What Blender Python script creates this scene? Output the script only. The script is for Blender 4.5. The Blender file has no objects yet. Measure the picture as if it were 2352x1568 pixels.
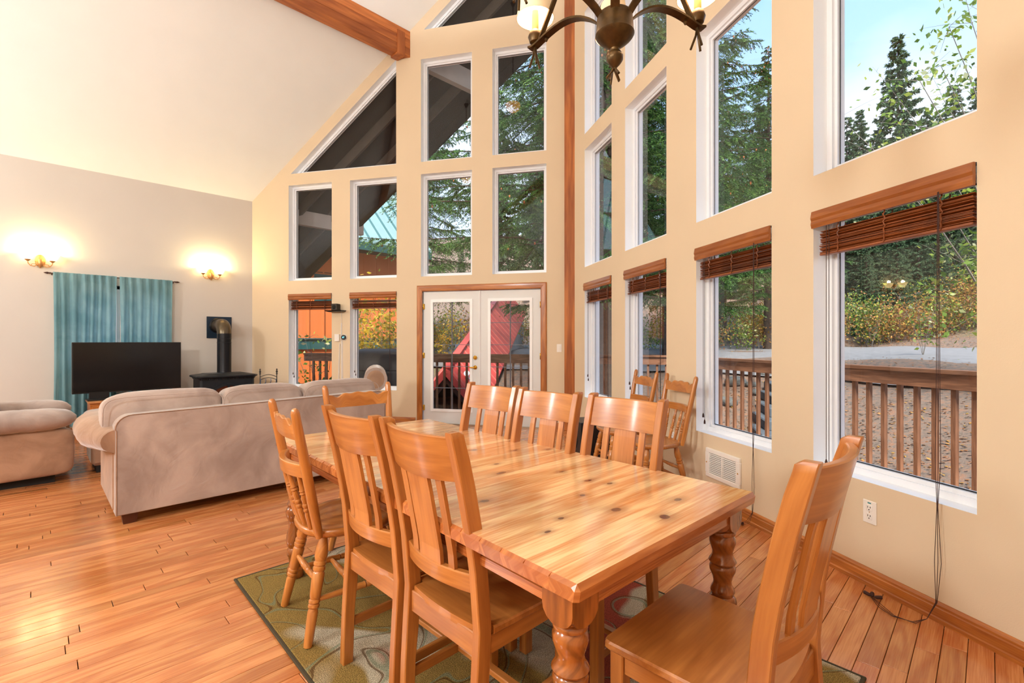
import bpy, bmesh, math, random
import numpy as np
from mathutils import Vector, Matrix, noise as mnoise
random.seed(7)
PI = math.pi
SC = bpy.context.scene
COL = SC.collection

# ------------------------------------------------------------------ camera, sky, sun, exposure
cam_d = bpy.data.cameras.new('camera')
cam = bpy.data.objects.new('camera', cam_d); COL.objects.link(cam)
cam.location = (0, 0, 1.271)
cam.rotation_euler = (PI/2, 0, math.radians(-45))
cam_d.sensor_width = 36.0
cam_d.lens = 36.0*1096/2352
cam_d.shift_y = -1/2352
cam_d.clip_start = 0.03; cam_d.clip_end = 400
SC.camera = cam

SC.view_settings.view_transform = 'Standard'
SC.view_settings.look = 'None'
SC.view_settings.exposure = 0.66
SC.view_settings.gamma = 1.0
SC.view_settings.use_curve_mapping = False
cy = SC.cycles
cy.max_bounces = 7; cy.diffuse_bounces = 4; cy.glossy_bounces = 3
cy.transmission_bounces = 4; cy.transparent_max_bounces = 12
cy.blur_glossy = .5; cy.caustics_reflective = False; cy.caustics_refractive = False
cy.sample_clamp_indirect = 6.0
cy.use_denoising = True
try: cy.use_adaptive_sampling = True; cy.adaptive_threshold = 0.03
except Exception: pass

def lin(c):
    return tuple(((x/255)/12.92 if x/255 <= .04045 else (((x/255)+.055)/1.055)**2.4) for x in c)

SKY_STRENGTH = 1.0
w = bpy.data.worlds.new('sky'); SC.world = w; w.use_nodes = True
nt = w.node_tree; nt.nodes.clear()
wo = nt.nodes.new('ShaderNodeOutputWorld'); bg = nt.nodes.new('ShaderNodeBackground')
tc = nt.nodes.new('ShaderNodeTexCoord'); sep = nt.nodes.new('ShaderNodeSeparateXYZ')
nt.links.new(tc.outputs['Generated'], sep.inputs[0])
ramp = nt.nodes.new('ShaderNodeValToRGB')
ramp.color_ramp.elements[0].position = 0.0; ramp.color_ramp.elements[0].color = (.72, .86, 1.0, 1)
ramp.color_ramp.elements[1].position = .62; ramp.color_ramp.elements[1].color = (.27, .54, .98, 1)
nt.links.new(sep.outputs['Z'], ramp.inputs[0])
cn = nt.nodes.new('ShaderNodeTexNoise'); cn.inputs['Scale'].default_value = 1.7; cn.inputs['Detail'].default_value = 5
nt.links.new(tc.outputs['Generated'], cn.inputs['Vector'])
cr = nt.nodes.new('ShaderNodeValToRGB')
cr.color_ramp.elements[0].position = .47; cr.color_ramp.elements[0].color = (0, 0, 0, 1)
cr.color_ramp.elements[1].position = .66; cr.color_ramp.elements[1].color = (.8, .8, .8, 1)
nt.links.new(cn.outputs['Fac'], cr.inputs[0])
cm = nt.nodes.new('ShaderNodeMix'); cm.data_type = 'RGBA'
nt.links.new(cr.outputs[0], cm.inputs['Factor']); nt.links.new(ramp.outputs[0], cm.inputs[6])
cm.inputs[7].default_value = (.92, .96, 1.0, 1)
nt.links.new(cm.outputs[2], bg.inputs['Color']); bg.inputs['Strength'].default_value = SKY_STRENGTH
nt.links.new(bg.outputs[0], wo.inputs[0])

def light(name, typ, loc, energy, color=(1, 1, 1), size=1.0, size_y=None, rot=(0, 0, 0), **kw):
    d = bpy.data.lights.new(name, typ); d.energy = energy; d.color = color
    if typ == 'AREA':
        d.size = size
        if size_y: d.shape = 'RECTANGLE'; d.size_y = size_y
    elif typ == 'SUN': d.angle = size
    else: d.shadow_soft_size = size
    o = bpy.data.objects.new(name, d); COL.objects.link(o); o.location = loc; o.rotation_euler = rot
    return o
# soft sun behind thin cloud, from the right-hand side of the prow
s = light('sun', 'SUN', (-20, -20, 30), 5.5, (1, .95, .86), math.radians(14))
s.rotation_euler = Vector((-.52, -.42, .74)).to_track_quat('Z', 'Y').to_euler()
# added fill lights behind the camera, brightening the room from the viewer's side
FILL_COL = (.94, .98, 1.0)
light('rear_fill', 'POINT', (-2.6, 2.2, 2.85), 230, FILL_COL, .3)
light('rear_fill', 'POINT', (-3.0, 6.2, 2.75), 170, FILL_COL, .3)
light('near_fill', 'POINT', (-1.2, .6, 2.7), 55, FILL_COL, .3)

# ------------------------------------------------------------------ geometry of the room
AP = Vector((5.416, 4.235, 0)); HA = math.radians(58.3)
dA = Vector((-math.cos(HA), math.sin(HA), 0)); dB = Vector((-math.cos(HA), -math.sin(HA), 0))
nA = Vector((math.sin(HA), math.cos(HA), 0)); nB = Vector((math.sin(HA), -math.cos(HA), 0))
LW = 5.367; YL = 8.80; YR = -0.33; EAVE = 3.626; XB = -5.0
def ceil_z(t): return EAVE+(LW-t)*math.sin(HA)
def roof_z(y): return EAVE+(4.565-abs(y-4.235))
def PA(t, z, off=0): return AP+dA*t+nA*off+Vector((0, 0, z))
def PB(t, z, off=0): return AP+dB*t+nB*off+Vector((0, 0, z))

# ------------------------------------------------------------------ node materials
MATS = {}
def newmat(name):
    m = bpy.data.materials.new(name); m.use_nodes = True; n = m.node_tree
    n.nodes.clear()
    o = n.nodes.new('ShaderNodeOutputMaterial'); p = n.nodes.new('ShaderNodeBsdfPrincipled')
    n.links.new(p.outputs[0], o.inputs[0]); MATS[name] = m
    return m, n, p, o
def N(n, t, **kw):
    x = n.nodes.new(t)
    for k, v in kw.items():
        if k in x.inputs: x.inputs[k].default_value = v
        else: setattr(x, k, v)
    return x
def rampn(n, src, stops):
    r = n.nodes.new('ShaderNodeValToRGB'); e = r.color_ramp.elements
    while len(e) < len(stops): e.new(.5)
    for i, (p, c) in enumerate(stops):
        e[i].position = p; e[i].color = (*c, 1) if len(c) == 3 else c
    n.links.new(src, r.inputs[0]); return r.outputs[0]
def mixc(n, fac, a, b, mode='MIX'):
    x = n.nodes.new('ShaderNodeMix'); x.data_type = 'RGBA'; x.blend_type = mode
    for i, s_ in ((0, fac), (6, a), (7, b)):
        if hasattr(s_, 'is_linked') or hasattr(s_, 'links'): n.links.new(s_, x.inputs[i])
        elif i == 0: x.inputs[0].default_value = s_
        else: x.inputs[i].default_value = (*s_, 1)
    return x.outputs[2]
def bump(n, p, src, strength=.2, dist=.002):
    b = N(n, 'ShaderNodeBump'); b.inputs['Strength'].default_value = strength; b.inputs['Distance'].default_value = dist
    n.links.new(src, b.inputs['Height']); n.links.new(b.outputs[0], p.inputs['Normal'])

def plain(name, rgb, rough=.5, metal=0, var=.06, vscale=3, bs=0, bscale=200, bd=.001, spec=None, coat=0, emis=None, es=1):
    m, n, p, o = newmat(name)
    c = lin(rgb)
    t = N(n, 'ShaderNodeTexCoord')
    nz = N(n, 'ShaderNodeTexNoise'); nz.inputs['Scale'].default_value = vscale; nz.inputs['Detail'].default_value = 4
    n.links.new(t.outputs['Object'], nz.inputs['Vector'])
    col = rampn(n, nz.outputs['Fac'], [(.3, tuple(x*(1-var) for x in c)), (.7, tuple(min(1, x*(1+var)) for x in c))])
    n.links.new(col, p.inputs['Base Color'])
    p.inputs['Roughness'].default_value = rough; p.inputs['Metallic'].default_value = metal
    if spec is not None: p.inputs['Specular IOR Level'].default_value = spec
    p.inputs['Coat Weight'].default_value = coat; p.inputs['Coat Roughness'].default_value = .12
    if bs:
        b = N(n, 'ShaderNodeTexNoise'); b.inputs['Scale'].default_value = bscale; b.inputs['Detail'].default_value = 3
        n.links.new(t.outputs['Object'], b.inputs['Vector']); bump(n, p, b.outputs['Fac'], bs, bd)
    if emis: p.inputs['Emission Color'].default_value = (*lin(emis), 1); p.inputs['Emission Strength'].default_value = es
    return m

def wood(name, dark, light_, rough=.3, stretch=14, freq=5.0, coat=.3, tonevar=.35, contrast=1.0, knots=None, red=None):
    """grain follows the 'grain' attribute (x along the fibres); 'tone' shifts each board."""
    m, n, p, o = newmat(name)
    a = N(n, 'ShaderNodeAttribute'); a.attribute_name = 'grain'
    tn = N(n, 'ShaderNodeAttribute'); tn.attribute_name = 'tone'
    mp = N(n, 'ShaderNodeMapping'); mp.inputs['Scale'].default_value = (1.0, stretch, stretch)
    n.links.new(a.outputs['Vector'], mp.inputs['Vector'])
    big = N(n, 'ShaderNodeTexNoise'); big.inputs['Scale'].default_value = freq*.45; big.inputs['Detail'].default_value = 2
    big.inputs['Distortion'].default_value = .6
    mp2 = N(n, 'ShaderNodeMapping'); mp2.inputs['Scale'].default_value = (1.0, 6, 6)
    n.links.new(a.outputs['Vector'], mp2.inputs['Vector']); n.links.new(mp2.outputs[0], big.inputs['Vector'])
    ms = N(n, 'ShaderNodeMath', operation='MULTIPLY'); ms.inputs[1].default_value = 22
    n.links.new(big.outputs['Fac'], ms.inputs[0])
    sn = N(n, 'ShaderNodeMath', operation='SINE'); n.links.new(ms.outputs[0], sn.inputs[0])
    r01 = N(n, 'ShaderNodeMapRange'); r01.inputs[1].default_value = -1; r01.inputs[2].default_value = 1
    n.links.new(sn.outputs[0], r01.inputs[0])
    fine = N(n, 'ShaderNodeTexNoise'); fine.inputs['Scale'].default_value = freq*2.2; fine.inputs['Detail'].default_value = 5
    n.links.new(mp.outputs[0], fine.inputs['Vector'])
    ad = N(n, 'ShaderNodeMix'); ad.data_type = 'FLOAT'; ad.inputs[0].default_value = .72
    n.links.new(r01.outputs[0], ad.inputs[2]); n.links.new(fine.outputs['Fac'], ad.inputs[3])
    d, l = lin(dark), lin(light_)
    mid = tuple((x+y)/2 for x, y in zip(d, l))
    c = rampn(n, ad.outputs[0], [(.5-.3/contrast, d), (.5, mid), (.5+.22/contrast, l)])
    tv = N(n, 'ShaderNodeMapRange'); tv.inputs[3].default_value = 1-tonevar; tv.inputs[4].default_value = 1+tonevar*.55
    n.links.new(tn.outputs['Fac'], tv.inputs[0])
    cb = N(n, 'ShaderNodeCombineXYZ')
    pw = N(n, 'ShaderNodeMath', operation='POWER'); pw.inputs[1].default_value = 1.35; n.links.new(tv.outputs[0], pw.inputs[0])
    n.links.new(tv.outputs[0], cb.inputs[0]); n.links.new(tv.outputs[0], cb.inputs[1]); n.links.new(pw.outputs[0], cb.inputs[2])
    c = mixc(n, 1.0, c, cb.outputs[0], 'MULTIPLY')
    if knots:
        oc = N(n, 'ShaderNodeTexCoord')
        prev = None
        wob = N(n, 'ShaderNodeTexNoise'); wob.inputs['Scale'].default_value = 30
        n.links.new(oc.outputs['Object'], wob.inputs['Vector'])
        for (kx, ky, kr, el) in knots:
            kr *= 1.2
            mm = N(n, 'ShaderNodeMapping'); mm.vector_type = 'POINT'
            mm.inputs['Location'].default_value = (-kx/(kr*el), -ky/kr, 0); mm.inputs['Scale'].default_value = (1/(kr*el), 1/kr, 0)
            n.links.new(oc.outputs['Object'], mm.inputs['Vector'])
            ln = N(n, 'ShaderNodeVectorMath', operation='LENGTH'); n.links.new(mm.outputs[0], ln.inputs[0])
            if prev is None: prev = ln.outputs['Value']
            else:
                mn = N(n, 'ShaderNodeMath', operation='MINIMUM'); n.links.new(prev, mn.inputs[0]); n.links.new(ln.outputs['Value'], mn.inputs[1]); prev = mn.outputs[0]
        wa = N(n, 'ShaderNodeMath', operation='MULTIPLY_ADD'); wa.inputs[1].default_value = .9; wa.inputs[2].default_value = -.45
        n.links.new(wob.outputs['Fac'], wa.inputs[0])
        w2 = N(n, 'ShaderNodeMath', operation='ADD'); n.links.new(prev, w2.inputs[0]); n.links.new(wa.outputs[0], w2.inputs[1])
        mr = N(n, 'ShaderNodeMapRange'); mr.inputs[1].default_value = 0; mr.inputs[2].default_value = 3.4; n.links.new(w2.outputs[0], mr.inputs[0])
        kf = rampn(n, mr.outputs[0], [(.0, (1, 1, 1)), (.2, (.95, .95, .95)), (.3, (.42, .42, .42)), (.7, (.15, .15, .15)), (1, (0, 0, 0))])
        c = mixc(n, kf, c, lin((92, 42, 24)))
    n.links.new(c, p.inputs['Base Color'])
    p.inputs['Roughness'].default_value = rough
    p.inputs['Coat Weight'].default_value = coat; p.inputs['Coat Roughness'].default_value = .14
    bump(n, p, fine.outputs['Fac'], .12, .0006)
    return m

def glassmat(name, tint=(1, 1, 1), refl=1.6):
    m, n, p, o = newmat(name); n.nodes.remove(p)
    lw = N(n, 'ShaderNodeLayerWeight'); lw.inputs['Blend'].default_value = .5
    pw = N(n, 'ShaderNodeMath', operation='POWER'); pw.inputs[1].default_value = 4.0; n.links.new(lw.outputs['Facing'], pw.inputs[0])
    ma = N(n, 'ShaderNodeMath', operation='MULTIPLY_ADD'); ma.inputs[1].default_value = .85; ma.inputs[2].default_value = .045*refl
    n.links.new(pw.outputs[0], ma.inputs[0])
    tr = N(n, 'ShaderNodeBsdfTransparent'); tr.inputs[0].default_value = (*tint, 1)
    gl = N(n, 'ShaderNodeBsdfGlossy'); gl.inputs['Roughness'].default_value = 0.0; gl.inputs['Color'].default_value = (1, 1, 1, 1)
    mx = N(n, 'ShaderNodeMixShader'); n.links.new(ma.outputs[0], mx.inputs[0]); n.links.new(tr.outputs[0], mx.inputs[1]); n.links.new(gl.outputs[0], mx.inputs[2])
    n.links.new(mx.outputs[0], o.inputs[0]); return m

def fabric(name, c1, c2, rough=.95, scale=3.0, sheen=.5, transl=0):
    m, n, p, o = newmat(name)
    t = N(n, 'ShaderNodeTexCoord')
    a = N(n, 'ShaderNodeTexNoise'); a.inputs['Scale'].default_value = scale; a.inputs['Detail'].default_value = 5; a.inputs['Distortion'].default_value = 1.2
    n.links.new(t.outputs['Object'], a.inputs['Vector'])
    c = rampn(n, a.outputs['Fac'], [(.33, lin(c1)), (.66, lin(c2))])
    n.links.new(c, p.inputs['Base Color']); p.inputs['Roughness'].default_value = rough
    p.inputs['Sheen Weight'].default_value = sheen; p.inputs['Sheen Roughness'].default_value = .4
    b = N(n, 'ShaderNodeTexNoise'); b.inputs['Scale'].default_value = 600; n.links.new(t.outputs['Object'], b.inputs['Vector'])
    w_ = N(n, 'ShaderNodeTexNoise'); w_.inputs['Scale'].default_value = 7; w_.inputs['Detail'].default_value = 3; w_.inputs['Distortion'].default_value = 1.5
    n.links.new(t.outputs['Object'], w_.inputs['Vector'])
    b2 = N(n, 'ShaderNodeBump'); b2.inputs['Strength'].default_value = .5; b2.inputs['Distance'].default_value = .012; n.links.new(w_.outputs['Fac'], b2.inputs['Height'])
    bump(n, p, b.outputs['Fac'], .25, .0006)
    bn = [q for q in n.nodes if q.type == 'BUMP' and q != b2][-1]; n.links.new(b2.outputs[0], bn.inputs['Normal'])
    if transl:
        tl = N(n, 'ShaderNodeBsdfTranslucent'); n.links.new(c, tl.inputs[0])
        mx = N(n, 'ShaderNodeMixShader'); mx.inputs[0].default_value = transl
        n.links.new(p.outputs[0], mx.inputs[1]); n.links.new(tl.outputs[0], mx.inputs[2]); n.links.new(mx.outputs[0], o.inputs[0])
    return m

def leafmat(name, stops, transl=.25, rough=.6):
    """colour picked per leaf from the 'tone' attribute"""
    m, n, p, o = newmat(name)
    a = N(n, 'ShaderNodeAttribute'); a.attribute_name = 'tone'
    c = rampn(n, a.outputs['Fac'], [(q, lin(cc)) for q, cc in stops])
    n.links.new(c, p.inputs['Base Color']); p.inputs['Roughness'].default_value = rough
    p.inputs['Specular IOR Level'].default_value = .25
    tl = N(n, 'ShaderNodeBsdfTranslucent'); n.links.new(c, tl.inputs[0])
    mx = N(n, 'ShaderNodeMixShader'); mx.inputs[0].default_value = transl
    n.links.new(p.outputs[0], mx.inputs[1]); n.links.new(tl.outputs[0], mx.inputs[2]); n.links.new(mx.outputs[0], o.inputs[0])
    return m

M_wall = plain('wall_paint', (224, 204, 174), .85, var=.02, vscale=1.5, bs=.25, bscale=180, bd=.0015, spec=.2)
M_wallL = plain('wall_paint_greyer', (210, 203, 194), .85, var=.02, vscale=1.5, bs=.2, bscale=180, bd=.0012, spec=.2)  # left wall only, a greyer tone than the other walls
M_ceil = plain('ceiling_paint', (240, 241, 238), .9, var=.015, vscale=2, bs=.2, bscale=120, bd=.0015, spec=.2)
M_white = plain('white_gloss_paint', (250, 251, 252), .45, var=.01)
M_vinyl = plain('white_vinyl', (240, 242, 246), .35, var=.01)
M_door = plain('door_paint', (226, 226, 224), .45, var=.02)
M_gask = plain('dark_gasket', (40, 42, 46), .6)
M_glass = glassmat('window_glass', refl=.85)
M_floor = wood('oak_floor', (180, 100, 50), (216, 146, 88), .2, stretch=30, freq=3.2, coat=.55, tonevar=.20, contrast=1.1)
M_gap = plain('floor_gap', (70, 38, 22), .8)
M_trim = wood('stained_trim', (148, 78, 26), (202, 126, 54), .35, stretch=18, freq=3, coat=.25, tonevar=.12)
M_beam = wood('stained_fir_beam', (146, 74, 30), (204, 122, 60), .5, stretch=10, freq=1.2, coat=.1, tonevar=.2)
M_pine = wood('honey_pine', (160, 94, 40), (194, 126, 62), .32, stretch=14, freq=3.0, coat=.35, tonevar=.14)
M_pine2 = wood('honey_pine_turned', (166, 98, 38), (202, 132, 64), .28, stretch=12, freq=3.0, coat=.4, tonevar=.1)
M_legw = wood('dark_turned_pine', (112, 58, 16), (174, 100, 40), .2, stretch=9, freq=3.4, coat=.5, tonevar=.1)
M_black = plain('black_plastic', (22, 22, 24), .35)
M_iron = plain('black_stove_iron', (26, 34, 42), .42, metal=.3, var=.2, vscale=8, bs=.1, bscale=90)
M_pipe = plain('black_pipe_metal', (24, 26, 32), .3, metal=.5)
M_bronze = plain('antique_bronze', (74, 54, 26), .36, metal=.7, var=.45, vscale=30, bs=.15, bscale=160)
M_brass = plain('polished_brass', (216, 170, 70), .18, metal=1.0)
M_plate = plain('switch_plate_white', (240, 234, 226), .35, var=.01)
M_chrome = plain('chrome', (200, 200, 205), .15, metal=1.0)
M_dark = plain('dark_slot', (20, 16, 12), .8)
M_suede = fabric('tan_microsuede', (148, 128, 118), (184, 164, 152), scale=2.6, sheen=.6)
M_suede2 = fabric('tan_microsuede_dark', (138, 104, 80), (172, 136, 110), scale=3.4, sheen=.5)
M_curt = fabric('teal_curtain', (124, 172, 182), (156, 198, 206), scale=2, sheen=.3, transl=.45)
M_blind = wood('blind_wood', (104, 50, 22), (156, 84, 38), .4, stretch=20, freq=4, coat=.2, tonevar=.3)
M_val = wood('valance_wood', (138, 74, 28), (172, 102, 46), .3, stretch=20, freq=4, coat=.3, tonevar=.1)
M_cord = plain('brown_cord', (58, 28, 20), .7)
M_deck = wood('deck_stain', (104, 66, 44), (156, 108, 78), .75, stretch=14, freq=3, coat=0, tonevar=.3)
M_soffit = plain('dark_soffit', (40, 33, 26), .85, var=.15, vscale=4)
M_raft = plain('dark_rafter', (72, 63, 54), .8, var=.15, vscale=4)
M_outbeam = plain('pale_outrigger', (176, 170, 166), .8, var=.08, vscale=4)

# ------------------------------------------------------------------ mesh helper
class MB:
    def __init__(self, tone=None):
        self.v = []; self.f = []; self.g = []; self.t = []; self.tone = tone
    def add(self, vs, fs, gs=None, tone=None):
        o = len(self.v)
        off = Vector((random.uniform(-20, 20), random.uniform(-3, 3), random.uniform(-3, 3)))
        tn = tone if tone is not None else (self.tone if self.tone is not None else random.random())
        self.v += [tuple(x) for x in vs]
        gs = gs or vs
        self.g += [(g[0]+off[0], g[1]+off[1], g[2]+off[2]) for g in gs]
        self.t += [tn]*len(vs)
        self.f += [tuple(i+o for i in f) for f in fs]
        return self
    def box(self, c, s, b=0.0, M=None, axis=None, tone=None):
        hx, hy, hz = s[0]/2, s[1]/2, s[2]/2
        if axis is None: axis = max(range(3), key=lambda i: s[i])
        vs = []; fs = []
        if b <= 0:
            sg = [(-1, -1, -1), (1, -1, -1), (1, 1, -1), (-1, 1, -1), (-1, -1, 1), (1, -1, 1), (1, 1, 1), (-1, 1, 1)]
            vs = [Vector((x*hx, y*hy, z*hz)) for x, y, z in sg]
            fs = [(3, 2, 1, 0), (4, 5, 6, 7), (0, 1, 5, 4), (1, 2, 6, 5), (2, 3, 7, 6), (3, 0, 4, 7)]
        else:
            b = min(b, hx*.9, hy*.9, hz*.9)
            idx = {}
            for x in (-1, 1):
                for y in (-1, 1):
                    for z in (-1, 1):
                        for k in range(3):
                            p = [x*(hx-b), y*(hy-b), z*(hz-b)]
                            p[k] = (x*hx, y*hy, z*hz)[k]
                            idx[(x, y, z, k)] = len(vs); vs.append(Vector(p))
            def order(ids):
                cc = sum((vs[i] for i in ids), Vector())/len(ids)
                nn = cc.normalized(); a = (vs[ids[0]]-cc).normalized(); bb = nn.cross(a)
                return tuple(sorted(ids, key=lambda i: math.atan2((vs[i]-cc).dot(bb), (vs[i]-cc).dot(a))))
            for k in range(3):
                for sgn in (-1, 1):
                    ids = [idx[key] for key in idx if key[3] == k and key[k] == sgn]
                    fs.append(order(ids))
            for k in range(3):
                a, c2 = [j for j in range(3) if j != k]
                for s1 in (-1, 1):
                    for s2 in (-1, 1):
                        ids = [idx[key] for key in idx if key[a] == s1 and key[c2] == s2 and key[3] in (a, c2)]
                        fs.append(order(ids))
            for x in (-1, 1):
                for y in (-1, 1):
                    for z in (-1, 1): fs.append(order([idx[(x, y, z, k)] for k in range(3)]))
        perm = {0: (0, 1, 2), 1: (1, 0, 2), 2: (2, 0, 1)}[axis]
        gs = [(p[perm[0]], p[perm[1]], p[perm[2]]) for p in vs]
        c = Vector(c)
        vs = [(M @ p if M else p)+c for p in vs]
        return self.add(vs, fs, gs, tone)
    def bar(self, p0, p1, w_, d_, b=.0, up=(0, 0, 1), tone=None):
        p0, p1 = Vector(p0), Vector(p1); ax = p1-p0; L = ax.length; ax.normalize()
        up = Vector(up)
        if abs(up.dot(ax)) > .99: up = Vector((0, 1, 0)) if abs(ax.y) < .9 else Vector((1, 0, 0))
        sd = ax.cross(up).normalized(); u2 = sd.cross(ax)
        M = Matrix((ax, sd, u2)).transposed()
        return self.box((p0+p1)/2, (L, w_, d_), b, M, axis=0, tone=tone)
    def loft(self, secs, cap=True, closed=True, tone=None, gaxis='len'):
        n = len(secs[0]); vs = []; gs = []; fs = []; L = 0; prev = None
        for s_ in secs:
            c = sum((Vector(p) for p in s_), Vector())/n
            if prev is not None: L += (c-prev).length
            prev = c; per = 0; lp = None
            for p in s_:
                p = Vector(p)
                if lp is not None: per += (p-lp).length
                lp = p
                vs.append(p); gs.append((L, per, 0))
        m = len(secs)
        for i in range(m-1):
            for j in range(n if closed else n-1):
                k = (j+1) % n
                fs.append((i*n+j, i*n+k, (i+1)*n+k, (i+1)*n+j))
        if cap and closed:
            fs.append(tuple(range(n))[::-1]); fs.append(tuple((m-1)*n+j for j in range(n)))
        return self.add(vs, fs, gs, tone)
    def tube(self, pts, r, seg=8, tone=None, cap=True):
        pts = [Vector(p) for p in pts]; secs = []
        up = Vector((0, 0, 1)); prevs = None
        for i, p in enumerate(pts):
            d = (pts[min(i+1, len(pts)-1)]-pts[max(i-1, 0)])
            d = d.normalized() if d.length > 1e-9 else Vector((0, 0, 1))
            if prevs is None:
                a = d.cross(up) if abs(d.dot(up)) < .95 else d.cross(Vector((1, 0, 0)))
            else: a = prevs-d*prevs.dot(d)
            a.normalize(); prevs = a; b = d.cross(a)
            rr = r[i] if isinstance(r, (list, tuple)) else r
            secs.append([p+(a*math.cos(2*PI*k/seg)+b*math.sin(2*PI*k/seg))*rr for k in range(seg)])
        return self.loft(secs, cap, tone=tone)
    def lathe(self, p0, p1, prof, seg=16, tone=None):
        p0, p1 = Vector(p0), Vector(p1)
        ax = (p1-p0); d = ax.normalized()
        a = d.cross(Vector((0, 0, 1))) if abs(d.z) < .95 else d.cross(Vector((1, 0, 0)))
        a.normalize(); b = d.cross(a)
        secs = []
        for t, r in prof:
            c = p0+ax*t; r = max(r, .0004)
            secs.append([c+(a*math.cos(2*PI*k/seg)+b*math.sin(2*PI*k/seg))*r for k in range(seg)])
        return self.loft(secs, True, tone=tone)
    def prism(self, poly, ex, tone=None, grain=0):
        """poly: list of 3D points (a closed outline); ex: extrusion vector"""
        poly = [Vector(p) for p in poly]; ex = Vector(ex); n = len(poly)
        vs = poly+[p+ex for p in poly]
        fs = [tuple(range(n))[::-1], tuple(range(n, 2*n))]+[(i, (i+1) % n, n+(i+1) % n, n+i) for i in range(n)]
        perm = {0: (0, 1, 2), 1: (1, 0, 2), 2: (2, 0, 1)}[grain]
        return self.add(vs, fs, [(p[perm[0]], p[perm[1]], p[perm[2]]) for p in vs], tone)
    def pillow(self, c, s, e1=.35, e2=.35, nu=28, nv=18, M=None, wr=0, seed=0, wf=5):
        def sp(x, e): return math.copysign(abs(x)**e, x)
        vs = []; fs = []; c = Vector(c)
        for i in range(nv+1):
            ph = -PI/2+PI*i/nv
            for j in range(nu):
                th = 2*PI*j/nu
                p = Vector((sp(math.cos(ph), e1)*sp(math.cos(th), e2)*s[0]/2, sp(math.cos(ph), e1)*sp(math.sin(th), e2)*s[1]/2, sp(math.sin(ph), e1)*s[2]/2))
                if wr: p *= 1+wr*mnoise.noise(p*wf+Vector((seed, seed*2.3, 0)))
                vs.append((M @ p if M else p)+c)
        for i in range(nv):
            for j in range(nu):
                k = (j+1) % nu
                fs.append((i*nu+j, i*nu+k, (i+1)*nu+k, (i+1)*nu+j))
        return self.add(vs, fs)
    def mesh(self, name, mat, smooth=True, ang=35, fixn=True):
        me = bpy.data.meshes.new(name)
        me.from_pydata(self.v, [], self.f)
        if fixn:
            bm = bmesh.new(); bm.from_mesh(me); bmesh.ops.recalc_face_normals(bm, faces=bm.faces); bm.to_mesh(me); bm.free()
        ga = me.attributes.new('grain', 'FLOAT_VECTOR', 'POINT'); ga.data.foreach_set('vector', np.array(self.g, dtype=np.float32).ravel())
        ta = me.attributes.new('tone', 'FLOAT', 'POINT'); ta.data.foreach_set('value', np.array(self.t, dtype=np.float32))
        if isinstance(mat, (list, tuple)):
            for x in mat: me.materials.append(x)
        else: me.materials.append(mat)
        if smooth:
            me.polygons.foreach_set('use_smooth', [True]*len(me.polygons)); me.set_sharp_from_angle(angle=math.radians(ang))
        me.update(); return me
    def build(self, name, mat, parent=None, label=None, smooth=True, ang=35, kind=None, fixn=True):
        o = bpy.data.objects.new(name, self.mesh(name, mat, smooth, ang, fixn)); COL.objects.link(o)
        if parent: o.parent = parent
        if label: o['label'] = label
        if kind: o['kind'] = kind
        return o

def thing(name, label, cat, loc=(0, 0, 0), rz=0, group=None):
    o = bpy.data.objects.new(name, None); COL.objects.link(o); o.empty_display_size = .1
    o.location = loc; o.rotation_euler = (0, 0, rz); o['label'] = label; o['category'] = cat
    if group: o['group'] = group
    return o
def tag(o, label, cat, group=None, kind=None):
    o['label'] = label; o['category'] = cat
    if group: o['group'] = group
    if kind: o['kind'] = kind
    return o
def struct(o, label=None):
    o['kind'] = 'structure'
    if label: o['label'] = label
    return o
def dup(o, parent=None):
    c = o.copy(); COL.objects.link(c); c.parent = parent
    for ch in list(o.children): dup(ch, c)
    return c
def copy_thing(src, label, loc, rz, group=None):
    c = dup(src); c.location = loc; c.rotation_euler = (0, 0, rz); c['label'] = label
    if group: c['group'] = group
    return c

# ------------------------------------------------------------------ room shell
def inset(poly, d):
    """inset a convex 2-D outline given counter-clockwise"""
    out = []; n = len(poly)
    for i in range(n):
        p0, p1, p2 = [Vector(poly[k]) for k in ((i-1) % n, i, (i+1) % n)]
        e1 = (p1-p0).normalized(); e2 = (p2-p1).normalized()
        n1 = Vector((-e1.y, e1.x)); n2 = Vector((-e2.y, e2.x))
        k = d/(1+n1.dot(n2)); out.append(p1+(n1+n2)*k)
    return out
colsA = [(.347, 1.157), (1.476, 2.299), (2.708, 3.521), (3.851, 4.655)]
colsB = [(.541, 1.363), (1.70, 2.522), (2.972, 3.79), (4.115, 4.935)]
def rect(c, z0, z1): return [(c[0], z0), (c[1], z0), (c[1], z1), (c[0], z1)]
opA = [('door', [(.42, 0), (2.285, 0), (2.285, 2.035), (.42, 2.035)])]
opA += [('low', rect(colsA[2], .50, 2.045)), ('low', rect(colsA[3], .50, 2.045))]
opA += [('mid', rect(c, 2.265, 3.84)) for c in colsA]
opA += [('up', rect(c, 4.03, 5.61)) for c in colsA[:2]]
opA += [('tri', [(2.716, 4.03), (4.614, 4.03), (2.716, 5.66)]), ('top', [(.347, 6.06), (2.25, 6.06), (.347, 7.68)])]
opB = [('low', rect(c, .535, 2.03)) for c in colsB]
opB += [('mid', rect(c, 2.245, 3.79)) for c in colsB]
opB += [('up', rect(c, 4.0, 5.61)) for c in colsB[:2]]
opB += [('tri', [(2.972, 4.0), (4.67, 4.0), (2.972, 5.44)]), ('top', [(.541, 6.06), (2.25, 6.06), (.541, 7.51)])]
TH = .20; GOFF = .125
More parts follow.
